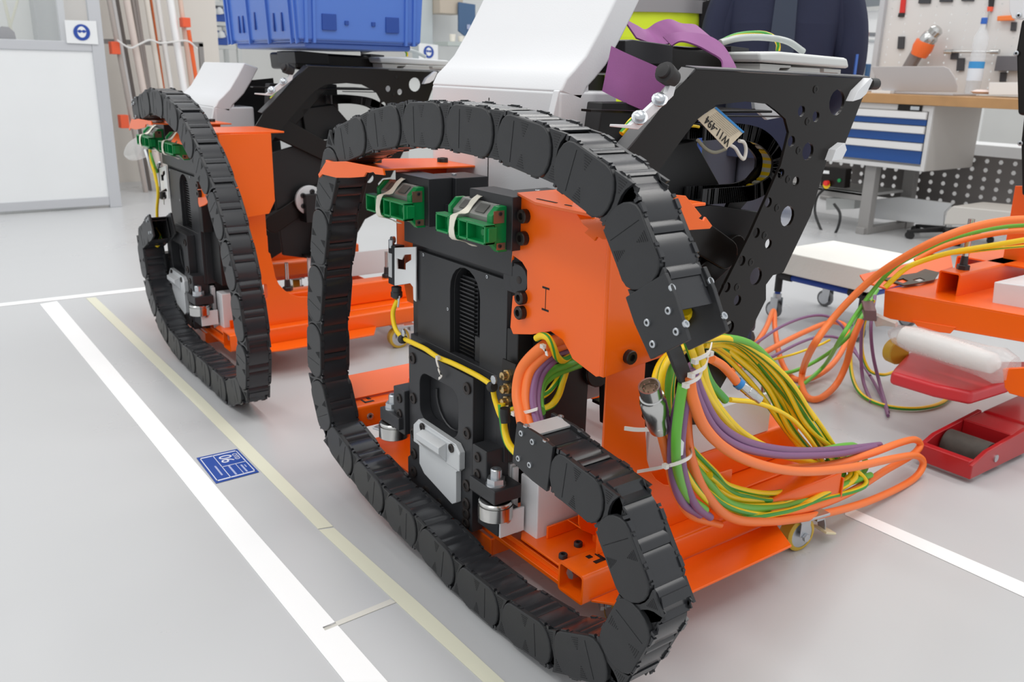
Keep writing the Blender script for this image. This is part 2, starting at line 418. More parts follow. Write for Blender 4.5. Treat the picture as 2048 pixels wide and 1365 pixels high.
PIV = [(1296, 583), (1229, 405), (1106, 314), (990, 270), (889, 252), (802.5, 248), (732, 265), (667, 297), (643, 419), (633, 530), (627, 645), (629, 757), (654, 867), (706, 938), (769, 1011), (835, 1074), (911, 1158), (1000, 1232), (1106, 1305), (1217, 1328), (1280, 1216), (1210, 1024), (1095, 934)]
pv = [(p.y, p.z) for p in aX(.93, *PIV)]
pv = [(y, max(z, .056)) for y, z in pv]
ch1 = carrier('big black cable chain loop in front of the nearer orange machine', pv, .93, (.97, 1.3, 0))
RP = [(277, 219), (296, 202), (313, 206), (335, 219), (353, 241), (371, 270), (384, 301), (401, 342), (417, 384), (431, 434), (451, 506), (466, 580), (477, 641), (483, 697), (486, 743), (480, 789), (463, 798), (432, 780), (392, 743), (355, 703), (328, 663), (309, 623), (294, 574), (283, 521), (278, 481), (289, 460), (310, 469)]
rp = spline([(.9, p.y, max(p.z, .056)) for p in aX(.9, *RP)], 12)
rv = [rp[0]]; acc = 0                                                  # resample at the pitch; runs from the far end over the top: reversed so that outward stays outward
for a, b in zip(rp, rp[1:]):
    if (b-rv[-1]).length >= L_: rv.append(b)
rv = [(p.y, p.z) for p in reversed(rv)]
ch2 = carrier('black cable chain loop on the farther orange machine', rv, .9, (.94, 3.2, 0))
def clamp(t, a, d, o, X0, n, flip=1, tail=.12):
    a, d, o = V(a), V(d), V(o)
    br = MB()
    for x in (X0-.003, X0+CW-.005):
        pts = [a+d*u+o*v for u, v in ((-.01, -.048), (tail*.35, -.05), (tail, -.044), (tail, .044), (tail*.3, .05), (-.01, .048))]
        br.prism([V((x, p.y, p.z)) for p in pts], (.008, 0, 0))
    e = part('end_bracket', br, CHAIN, t, .0015)
    for u, v in ((tail*.45, .03), (tail*.8, .03), (tail*.45, -.02), (tail*.8, -.025)):
        p = a+d*u+o*v; screw('screw', (X0-.003, p.y, p.z), -XV, .006, .004, e, ZINC)
    ed = MB()
    for u in (tail*.15, tail*.75):
        for x in (X0+.001, X0+CW-.001): ed.rev(V((x, a.y, a.z))+d*u+o*.046, o, [(0, .006), (.003, .006), (.003, .0035), (.001, .003)], 12)
    part('rivet', ed, ZINC, e)
    pl = MB().prism([V((X0+.008, p.y, p.z)) for p in (a+d*0+o*.036, a+d*tail*.5+o*.036, a+d*tail*.5+o*.041, a+d*0+o*.041)], (CW-.016, 0, 0))
    part('outer_cover', pl, COVER, e); return e
def dirs(p, q): d = V((0, q[0]-p[0], q[1]-p[1])).normalized(); return d, V((0, -d.z, d.y))
d0, o0 = dirs(pv[1], pv[0]); clamp(ch1, (0, pv[0][0], pv[0][1]), d0, -o0, .93, 0, tail=.095)
d1, o1 = dirs(pv[-2], pv[-1]); e1 = clamp(ch1, (0, pv[-1][0], pv[-1][1]), d1, o1, .93, 1, tail=.10)
pm = V((0, pv[-1][0], pv[-1][1]))+d1*.06+o1*.045
part('steel_strap', MB().obox((.972, pm.y, pm.z), (.04, 0, 0), d1*.02, o1*.002), ALU, e1)
d2, o2 = dirs(rv[1], rv[0]); clamp(ch2, (0, rv[0][0], rv[0][1]), d2, -o2, .9, 0, tail=.08)
d3, o3 = dirs(rv[-2], rv[-1]); clamp(ch2, (0, rv[-1][0], rv[-1][1]), d3, o3, .9, 0, tail=.08)
# ------------------------------------------------------------------ orange cart (nearer machine)
def castor(parent_name, loc, yaw, brake, parent=None):
    # a swivel castor built round its wheel contact point; a part of the cart with wheel, hub, fork, brake pedal
    x, y, z = loc; c, s = math.cos(yaw), math.sin(yaw); A = V((c, s, 0)); B = V((-s, c, 0)); O = V(loc)
    ctr = O+V((0, 0, .045))
    wl = MB().rev(ctr-B*.018, B, [(0, .034), (0, .041), (.003, .045), (.033, .045), (.036, .041), (.036, .034)], 28, cap=False)
    h = part('castor', MB().obox(O+A*.014+V((0, 0, .1)), A*.05, B*.042, ZV*.0035).obox(ctr+V((0, 0, .03))+B*.026, A*.016, B*.0015, ZV*.03).obox(ctr+V((0, 0, .03))-B*.026, A*.016, B*.0015, ZV*.03).obox(ctr+V((0, 0, .049)), A*.03, B*.028, ZV*.004), ZINC, parent, .002)
    part('wheel', wl, YPU, h)
    part('hub', MB().rev(ctr-B*.0175, B, [(0, .035), (.003, .030), (.010, .028), (.012, .010), (.024, .010), (.026, .028), (.032, .030), (.035, .035)], 24), ZINC, h)
    ax = MB().cyl(ctr-B*.034, ctr+B*.034, .006, 10); ax.cyl(ctr-B*.036, ctr-B*.028, .0105, 6); ax.cyl(ctr+B*.028, ctr+B*.036, .0105, 6)
    part('axle', ax, ZINC, h)
    if brake:
        pd = spline([O+A*.05+ZV*.088, O+A*.068+ZV*.083, O+A*.082+ZV*.060, O+A*.088+ZV*.035], 5)
        q = part('brake_pedal', MB().ribbon(pd, B*.026, .003).obox(O+A*.06+ZV*.082, A*.012, B*.018, ZV*.012), ZINC, h, .001)
        part('pedal_pad', MB().obox(O+A*.100+ZV*.027, A*.019+ZV*-.006, B*.024, ZV*.003+A*.001), mat('cream_pedal_coat', (226, 214, 178), .45), q, .002)
    return h
def stud(x, y, z, parent, top=.115, r=.0075):
    t = part('levelling_stud', MB().cyl((x, y, z+.045), (x, y, z+top), r, 12).cyl((x, y, z+.04), (x, y, z+.047), .009, 12), STEEL, parent)
    part('lock_nut', MB().rev((x, y, z), ZV, [(0, .021), (.014, .021), (.016, .019)], 6).rev((x, y, z+.016), ZV, [(0, .013), (.03, .011)], 12), BLACK, t)
def hollow(x0, x1, y0, y1, z0, z1, t=.005, r=.008):
    cy, cz = (y0+y1)/2, (z0+z1)/2
    return MB().prism(rrect((x0, cy, cz), (y1-y0)/2, (z1-z0)/2, r, 'X'), (x1-x0, 0, 0), [rrect((x0, cy, cz), (y1-y0)/2-t, (z1-z0)/2-t, r*.7, 'X')])
def make_cart(label, loc=(1.5, 1.7, 0)):
    t = thing('machine_cart', label, 'cart', loc)
    a = part('fork_tube', hollow(1.05, 1.93, 1.155, 1.235, .10, .168), ORANGE, t)
    part('bolt', MB().cyl((1.062, 1.212, .142), (1.085, 1.212, .142), .012, 6).cyl((1.085, 1.212, .142), (1.10, 1.225, .142), .014, 12), ZINC, a)
    nt = MB()
    for x in (1.105,): nt.box((x, 1.18, .1682), (x+.03, 1.19, .169)); nt.box((x+.022, 1.18, .1682), (x+.03, 1.21, .169)); nt.box((x, 1.203, .1682), (x+.012, 1.214, .169))
    part('punched_slot', nt, SOCK, a)
    part('fork_wing', MB().prism([(1.07, 1.152, .104), (1.14, 1.07, .104), (1.22, 1.055, .104), (1.6, 1.055, .104), (1.66, 1.152, .104)], (0, 0, .006)), ORANGE, t, .002)
    b = part('fork_tube', hollow(1.017, 2.0, 2.092, 2.172, .165, .232), ORANGE, t)
    for x in (1.055, 1.105): screw('screw', (x, 2.092, .198), -YV, .010, .004, b, ZINC)
    nt = MB()
    for x in (1.05, 1.15): nt.box((x, 2.11, .2322), (x+.03, 2.12, .233)); nt.box((x, 2.11, .2322), (x+.006, 2.14, .233)); nt.box((x+.02, 2.13, .2322), (x+.03, 2.145, .233))
    part('punched_slot', nt, SOCK, b)
    wg = MB().prism([(1.018, 2.15, .233), (1.018, 2.205, .262), (1.018, 2.235, .272), (1.018, 2.235, .278), (1.018, 2.202, .268), (1.018, 2.14, .239)], (.33, 0, 0))
    part('fork_wing', wg, ORANGE, t, .003)
    # channel under the drive unit, running across
    ch = MB().box((1.06, 1.497, .042), (1.066, 2.165, .086)).box((1.066, 1.497, .042), (1.17, 1.503, .086)).box((1.072, 1.26, .086), (1.10, 1.75, .097)).box((1.085, 1.26, .097), (1.091, 1.50, .112))
    ch.box((1.075, 1.24, .0865), (1.30, 2.165, .0925)); ch.box((1.12, 1.236, .094), (1.126, 1.46, .13)); ch.box((1.29, 1.236, .094), (1.296, 2.165, .16))
    part('cross_channel', ch, ORANGE, t, .002)
    part('corner_bracket', MB().prism(aY(1.29, (1158, 1016), (1158, 1050), (1163, 1060), (1200, 1077), (1222, 1074), (1222, 1010)), (0, .004, 0)).prism(aY(1.29, (1163, 1060), (1200, 1077), (1222, 1074), (1222, 1071), (1200, 1074), (1163, 1057)), (0, .05, 0)), ORANGE, t, .0015)
    kb = part('corner_plate', MB().prism([(1.075, 1.25, .128), (1.075, 1.40, .128), (1.10, 1.43, .128), (1.30, 1.43, .128), (1.30, 1.25, .128)], (0, 0, .006)).box((1.12, 1.36, .134), (1.30, 1.366, .165)), ORANGE, t, .002)
    for x, y in ((1.10, 1.28), (1.16, 1.30)): screw('screw', (x, y, .134), ZV, .010, .010, kb, BLACK)
    # long side rails and cross rails of the frame
    part('side_rail', MB().box((1.20, 1.236, .10), (1.93, 1.30, .168)).box((1.30, 1.236, .163), (1.94, 1.355, .1686)), ORANGE, t, .003)
    ur = part('side_rail', hollow(1.22, 1.93, 1.30, 1.38, .169, .262), ORANGE, t)
    part('side_rail', hollow(1.22, 2.05, 2.08, 2.16, .165, .262), ORANGE, t)
    part('side_rail', MB().box((1.20, 2.16, .10), (2.06, 2.2, .168)), ORANGE, t, .003)
    er = MB().box((1.86, 1.15, .092), (1.94, 2.25, .098)).box((1.934, 1.15, .092), (1.94, 2.25, .15)); part('end_rail', er, ORANGE, t, .002)
    # uprights: plate with a filleted foot that carries the bracket
    for y0, xo in ((1.205, 0), (2.11, .14)):
        P = [(1.13, .168), (1.13, .60), (1.235, .64), (1.235, .46), (1.245, .45)] + [(1.255+.13*(1-math.cos(i*math.pi/12)), .39-.128*math.sin(i*math.pi/12)) for i in range(7)] + [(1.55, .255), (1.55, .168)]
        P = [(x+(xo if x < 1.5 else 0), z) for x, z in P]
        hole = [(1.215+xo+.010*math.cos(i*math.pi/6), (.325 if math.sin(i*math.pi/6) > 0 else .285)+.010*math.sin(i*math.pi/6)) for i in range(12)]
        u = part('upright', MB().prism([(x, y0, z) for x, z in P], (0, .006, 0), [[(x, y0, z) for x, z in hole]]), ORANGE, t, .0015)
        part('upright_web', MB().box((1.232+xo, y0+.006, .17), (1.240+xo, y0+.06, .52)), ORANGE, t, .0015)
    for x, y in ((1.815, 1.34), (1.36, 1.34), (1.86, 2.12), (1.36, 2.12)): stud(x, y, .262, t)
    castor('castor', (1.765, 1.155, 0), -math.radians(8), True, t)
    castor('castor', (1.17, 1.18, 0), math.radians(62), True, t)
    castor('castor', (1.75, 2.2, 0), math.radians(70), True, t)
    castor('castor', (1.20, 2.2, 0), math.radians(200), False, t)
    return t
cart1 = make_cart('nearer orange steel machine cart on yellow castors, under the coiled cables')

# ------------------------------------------------------------------ black linear drive unit
XP, XB = 1.03, 1.075
def rack_teeth(x, y0, y1, z0, z1, n):
    mb = MB(); p = (z1-z0)/n
    for i in range(n):
        z = z0+p*i; mb.prism([(x, y0, z), (x, y0, z+p*.55), (x-.011, y0, z+p*.42), (x-.011, y0, z+p*.13)], (0, y1-y0, 0))
    return mb
def make_drive(label):
    t = thing('drive_unit', label, 'machine unit', (1.09, 1.68, .1))
    y0, y1 = 1.455, 1.875
    slot = [(XB, 1.62+.062*math.cos(a), .655+.062*math.sin(a)) for a in [i*math.pi/10 for i in range(11)]] + [(XB, 1.558, .44), (XB, 1.682, .44)]
    bp = part('base_plate', MB().prism([(XB, y0, .30), (XB, y0, .752), (XB, y1, .752), (XB, y1, .30)], (.03, 0, 0), [slot]), BLACK, t, .002)
    mb = MB().prism([(XB-.012, y0+.0, .30), (XB-.012, y0, .722), (XB-.012, 1.832, .722), (XB-.012, 1.832, .42), (XB-.012, y1, .42), (XB-.012, y1, .30)], (.012, 0, 0), [[(XB-.012, y, z) for x, y, z in slot]])
    part('cover_plate', mb, BLACK, bp, .0015)
    for y, z in ((1.69, .605), (1.69, .47), (1.53, .715), (1.80, .715)): screw('screw', (XB-.012 if z < .7 else XB-.012, y, z), -XV, .004, .002, bp, ZINC)
    part('rear_housing', MB().box((XB+.03, y0+.01, .18), (XB+.12, y1-.01, .80)), DARK, t, .002)
    part('rack', MB().box((XB+.012, 1.60, .30), (XB+.03, 1.665, .69)), BLACK, t)
    part('rack_teeth', rack_teeth(XB+.014, 1.602, 1.663, .44, .69, 26), mat('oiled_rack_steel', (62, 62, 64), .25, .8), t, stuff=False)
    part('inner_block', MB().box((XB+.004, 1.565, .50), (XB+.03, 1.60, .56)), BLACK, t, .001)
    # top rail head with step and lug blocks
    part('top_plate', MB().box((XB-.016, y0-.02, .735), (XB+.03, y1+.012, .795)), BLACK, t, .0015)
    part('top_web', MB().box((XB+.004, y0, .78), (XB+.03, y1, .845)).box((XB+.0, 1.595, .80), (XB+.05, 1.655, .872)), BLACK, t, .0015)
    # carriages: block, grey body, green end caps and tray, tape
    for yc in (1.835, 1.512):
        def q(m): 
            for p in m.v: p.y = yc+(p.y-yc)*.79; p.z = .838+(p.z-.825)*.78
            return m
        hb = part('mounting_block', MB().box((1.036, yc-.105, .795), (1.10, yc+.05, .905)).box((1.10, yc-.12, .845), (1.19, yc-.02, .905)), BLACK, t, .002)
        screw('screw', (1.13, yc-.065, .905), ZV, .006, .004, hb, ZINC)
        cg = MB().prism([(1.045, yc-.085, .77), (1.045, yc-.085, .885), (1.03, yc-.085, .885), (1.005, yc-.085, .855), (1.005, yc-.085, .80), (1.03, yc-.085, .77)], (0, .17, 0))
        c = part('guide_carriage', q(cg), GREYC, t, .0015)
        pk = MB()
        for dy in (-.055, .02): pk.obox((1.0165, yc+dy+.02, .8715), V((.008, 0, .0096)), V((0, .021, 0)), V((.0007, 0, -.0006)))
        part('pocket', q(pk), mat('pocket_shade', (84, 84, 80), .5), c)
        ec = MB()
        for a, b in ((yc-.108, yc-.085), (yc+.085, yc+.100)):
            ec.prism([(1.040, a, .765), (1.040, a, .885), (1.018, a, .885), (1.0, a, .862), (1.0, a, .79), (1.018, a, .765)], (0, b-a, 0))
        part('end_cap', q(ec), GREEN, c, .002)
        sp = part('seal_plate', q(MB().box((1.004, yc-.1095, .842), (1.03, yc-.108, .874)).box((1.012, yc-.1095, .772), (1.034, yc-.108, .79))), COPPER, c)
        for z in (.866, .782): screw('screw', (1.02, yc-.1095*.79, .838+(z-.825)*.78), -YV, .004, .002, sp, BLACK)
        tr = MB().box((.975, yc-.125, .792), (.999, yc+.112, .798)).box((.975, yc-.125, .838), (.999, yc+.112, .844)).box((.996, yc-.125, .792), (.999, yc+.112, .843))
        for dy in (-.125, -.045, -.005, .045, .106): tr.box((.975, yc+dy, .792), (.999, yc+dy+.006, .843))
        for dy in (-.085, .025, .08): tr.rev((.996, yc+dy, .818), -XV, [(0, .012), (.005, .010)], 10)
        tr.box((.98, yc-.132, .80), (1.0, yc-.124, .836))
        part('shipping_tray', q(tr), GREEN, c, .001)
        tp = spline([(1.05, yc+.01, .905), (1.026, yc+.015, .89), (1.002, yc+.018, .857), (.973, yc+.018, .847), (.971, yc+.02, .79), (1.0, yc+.02, .775), (1.028, yc+.022, .758)], 4)
        part('tape_strip', q(MB().ribbon(tp, [V((0, .026+.004*math.sin(i*1.7), .003*math.sin(i))) for i in range(len(tp))], .0014)), TAPE, c)
    # moving lower plate with window
    py0, py1, pz0, pz1 = 1.533, 1.822, .098, .486
    win = rrect((XP, 1.682, .372), .088, .062, .034, 'X', 5)
    pts = [(XP, py0, .24), (XP, py0+.0, pz1), (XP, py1, pz1), (XP, py1, pz0+.09), (XP, py1+.012, pz0+.08), (XP, py1+.012, pz0+.01), (XP, py1-.02, pz0), (XP, py0, pz0)]
    cp = part('carriage_plate', MB().prism(pts, (.032, 0, 0), [win]), BLACK, t, .002)
    part('backing_plate', MB().box((XP+.032, py0-.05, .11), (XP+.05, py1+.045, .50)), BLACK, t, .002)
    for y, z in ((1.80, .458), (1.80, .352), (1.80, .258), (1.80, .20), (1.80, .15), (1.555, .455), (1.555, .345), (1.555, .212), (1.555, .165), (1.555, .115), (1.735, .288), (1.685, .283), (1.74, .118), (1.68, .110), (1.555, .14)):
        screw('screw', (XP, y, z), -XV, .0145, .0045, cp)
    part('window_ring', MB().tube([(XP+.028, 1.66+.075*math.cos(a), .385+.075*math.sin(a)) for a in [i*math.pi/12+math.pi*.95 for i in range(14)]], .003, 6), BLACK, cp)
    part('pinion', MB().cyl((XP+.033, 1.66, .385), (XP+.05, 1.66, .385), .055, 24), mat('oiled_rack_steel', (62, 62, 64), .25, .8), t)
    # aluminium wiper block
    W = [(1.775, .262), (1.772, .213), (1.748, .206), (1.748, .150), (1.725, .128), (1.595, .095), (1.578, .108), (1.578, .20), (1.562, .215), (1.562, .265), (1.58, .283), (1.75, .288)]
    mz = lambda z: .316-(.288-z)*.86
    W = [(y, mz(z)) for y, z in W]
    al = part('wiper_block', MB().prism([(XP-.016, y, z) for y, z in W], (.016, 0, 0)).prism([(XP-.018, y, mz(z)) for y, z in ((1.772, .258), (1.772, .21), (1.562, .21), (1.562, .26), (1.578, .277), (1.755, .277))], (.004, 0, 0)), ALU, t, .002)
    part('wiper_rib', MB().prism([(XP-.018, 1.722, .302), (XP-.040, 1.722, .294), (XP-.040, 1.722, .278), (XP-.018, 1.722, .252)], (0, -.106, 0)), ALU, al, .0015)
    for px_ in ((845, 855), (903, 897)): screw('screw', at(*px_, X=XP-.018), -XV, .011, .003, al)
    # guide roller arms left and right
    for sgn, yc, zc in ((1, 1.885, .268), (-1, 1.458, .242)):
        ar = MB().box((XP-.025, yc-.05, zc-.012), (XP+.05, yc+.05, zc+.022)).box((XP-.012, yc-sgn*.03-.028, zc-.025), (XP+.05, yc-sgn*.03+.028, zc+.095))
        a = part('roller_arm', ar, BLACK, t, .003)
        for dz in (.07, .028): screw('screw', (XP-.012, yc-sgn*.035, zc+dz), -XV, .012, .004, a)
        rx, ry = XP-.0, yc+sgn*.02
        part('roller', MB().rev((rx, ry, zc-.058), ZV, [(0, .036), (.003, .040), (.034, .040), (.0345, .036), (.037, .036), (.0375, .039), (.041, .039), (.044, .036)], 28), STEEL, a)
        part('roller_bolt', MB().rev((rx, ry, zc+.022), ZV, [(0, .023), (.004, .023)], 16).rev((rx, ry, zc+.026), ZV, [(0, .021), (.013, .021)], 6).rev((rx, ry, zc+.039), ZV, [(0, .013), (.02, .013), (.022, .011), (.022, .006), (.014, .006)], 14), ZINC, a)
    # side block under the right roller with a white end plate
    sb = part('side_block', MB().box((1.024, 1.42, .142), (1.085, 1.50, .198)), BLACK, t, .002)
    ep = part('end_plate', MB().box((1.026, 1.412, .142), (1.092, 1.418, .202)), WHITE, sb, .001); screw('screw', (1.046, 1.412, .183), -YV, .008, .003, ep, ZINC)
    # clamp block on the right with brass fittings, terminal plate
    tb = part('terminal_plate', MB().box((1.045, 1.395, .435), (1.051, 1.445, .555)), BLACKP, t, .002)
    for z in (.525, .495, .465):
        part('fitting', MB().rev((1.045, 1.42, z), -XV, [(0, .013), (.006, .013)], 6).rev((1.039, 1.42, z), -XV, [(0, .009), (.012, .009), (.014, .006)], 12).rev((1.025, 1.42, z), -XV, [(0, .006), (.001, .004)], 10), BRASS, tb)
    part('side_housing', MB().box((1.10, 1.36, .31), (1.22, 1.46, .62)).box((1.06, 1.41, .515), (1.10, 1.45, .62)), DARK, t, .003)
    part('lug', MB().rev((1.06, 1.415, .732), XV, [(0, .032), (.02, .032)], 16).box((1.062, 1.415, .70), (1.082, 1.47, .764)), BLACK, t, .001)
    part('lug_hole', MB().rev((1.0595, 1.411, .732), -XV, [(0, .008), (.001, .006)], 14), BOLT, t)
    # white control box below the right side
    wb = MB().box((1.10, 1.375, .13), (1.28, 1.44, .272)); part('control_box', wb, WHITE, t, .004)
    part('box_fin', MB().box((1.085, 1.447, .118), (1.10, 1.453, .285)).box((1.085, 1.458, .125), (1.10, 1.478, .29)).rev((1.085, 1.436, .135), XV, [(0, .009), (.1, .009)], 10), WHITE, t, .001)
    part('circuit_edge', MB().box((1.12, 1.49, .22), (1.20, 1.52, .228)), GREEN, t)
    return t
drive1 = make_drive('black drive unit with two green carriages inside the nearer chain loop')

# ------------------------------------------------------------------ orange brackets carrying the chain
def make_bracket_right(label, angled=True):
    t = thing('chain_bracket', label, 'bracket', (1.2, 1.3, .6))
    x = 1.058
    P = [(1.422, .905), (1.438, .76), (1.432, .78), (1.40, .772), (1.383, .758), (1.381, .72), (1.395, .706), (1.43, .695), (1.436, .625), (1.425, .612), (1.36, .628), (1.30, .650), (1.262, .642), (1.242, .625), (1.23, .612), (1.16, .596), (1.145, .602), (1.145, .905)]
    fr = MB().prism([(x, y, z) for y, z in P], (.006, 0, 0))
    b = part('front_plate', fr, ORANGE, t, .0015)
    part('side_plate', MB().prism([(1.058, 1.145, .60), (1.058, 1.145, .905), (1.25, 1.145, .905), (1.25, 1.145, .66), (1.225, 1.145, .615)], (0, -.006, 0)), ORANGE, t, .0015)
    part('fold', MB().rev((x+.003, 1.1445, .602), ZV, [(0, .006), (.303, .006)], 12), ORANGE, t)
    # top flange and its sloping notched lip towards the chain
    part('top_flange', MB().prism([(1.01, 1.30, .905), (1.058, 1.422, .905), (1.30, 1.422, .905), (1.30, 1.139, .905), (1.01, 1.139 if angled else 1.15, .905)], (0, 0, .006)), ORANGE, t, .0015)
    tfm = MB().box((1.035, 1.27, .9112), (1.04, 1.33, .912)).box((1.035, 1.20, .9112), (1.04, 1.245, .912))
    part('punched_slot', tfm, SOCK, b)
    if not angled:
        part('notched_lip', MB().prism([V((1.01-(.905-z)*.7, y, z)) for y, z in ((1.43, .905), (1.13, .905), (1.12, .885), (1.125, .868), (1.15, .866), (1.155, .874), (1.165, .874), (1.17, .862), (1.36, .862), (1.365, .87), (1.38, .87), (1.385, .862), (1.43, .862))], (-.004, 0, -.002)), ORANGE, t, .0012)
        for y, z in ((1.20, .85), (1.32, .85), (1.19, .70)): screw('screw', (x, y, z), -XV, .0145, .014, b)
    Lp = [(1150, 398), (1166, 407), (1196, 425), (1226, 463), (1224, 479), (1204, 480), (1194, 474), (1188, 483), (1168, 466), (1176, 458), (1166, 450), (1152, 428), (1140, 418)]
    pl = [V((1.0+.0*i, 0, 0)) for i in range(len(Lp))]
    pl = [at(a_, b_, X=1.05-.0010*(b_-398)) for a_, b_ in Lp]
    if angled: part('notched_lip', MB().prism(pl, (.006, 0, 0)), ORANGE, t, .0012)
    L2 = [(1325, 388), (1372, 392), (1404, 432), (1398, 437), (1408, 442), (1412, 434), (1425, 452), (1420, 458), (1360, 462)]
    if angled: part('notched_lip', MB().prism(aY(1.10, *L2), (0, .006, 0)), ORANGE, t, .0012)
    for z, y in ((.868, 1.390), (.823, 1.392), (.700, 1.392), (.668, 1.393)):
        screw('screw', (x, y, z), -XV, .0145, .014, b)
    screw('screw', (1.119, 1.139, .632), -YV, .014, .012, b)
    mk = MB().box((x-.0006, 1.318, .69), (x, 1.3195, .735)).box((x-.0006, 1.308, .733), (x, 1.330, .737)).box((x-.0006, 1.308, .688), (x, 1.330, .692))
    part('punched_mark', mk, SOCK, b)
    return t
def make_bracket_left(label):
    t = thing('chain_bracket', label, 'bracket', (1.2, 2.0, .6))
    part('front_plate', MB().prism([(1.10, 1.87, .56), (1.10, 1.87, .90), (1.10, 2.0, .90), (1.10, 2.0, .70), (1.10, 1.95, .56)], (.006, 0, 0)), ORANGE, t, .0015)
    part('side_plate', MB().box((1.10, 1.995, .62), (1.26, 2.001, .90)), ORANGE, t, .0015)
    tf = [V((.918, 2.019, .921)), V((.918, 1.90, .916)), V((1.00, 1.86, .912)), V((1.26, 1.86, .908)), V((1.26, 2.06, .908)), V((.96, 2.06, .918))]
    part('top_flange', MB().prism(tf, (0, 0, .005)), ORANGE, t, .0015)
    lp = aX(.914, (651, 324), (690, 323), (765, 337), (768, 351), (750, 349), (746, 344), (738, 346), (732, 345), (727, 354), (700, 356), (672, 356), (644, 349), (638, 356), (636, 349))
    part('notched_lip', MB().prism(lp, (.005, 0, 0)), ORANGE, t, .0012)
    screw('screw', (1.03, 1.97, .917), ZV, .014, .014, t)
    screw('screw', (1.21, 1.95, .912), ZV, .014, .014, t)
    return t
br1 = make_bracket_right('orange folded bracket with dark screws between the drive unit and thick cables')
bl1 = make_bracket_left('orange bracket holding the left shoulder of the nearer chain')
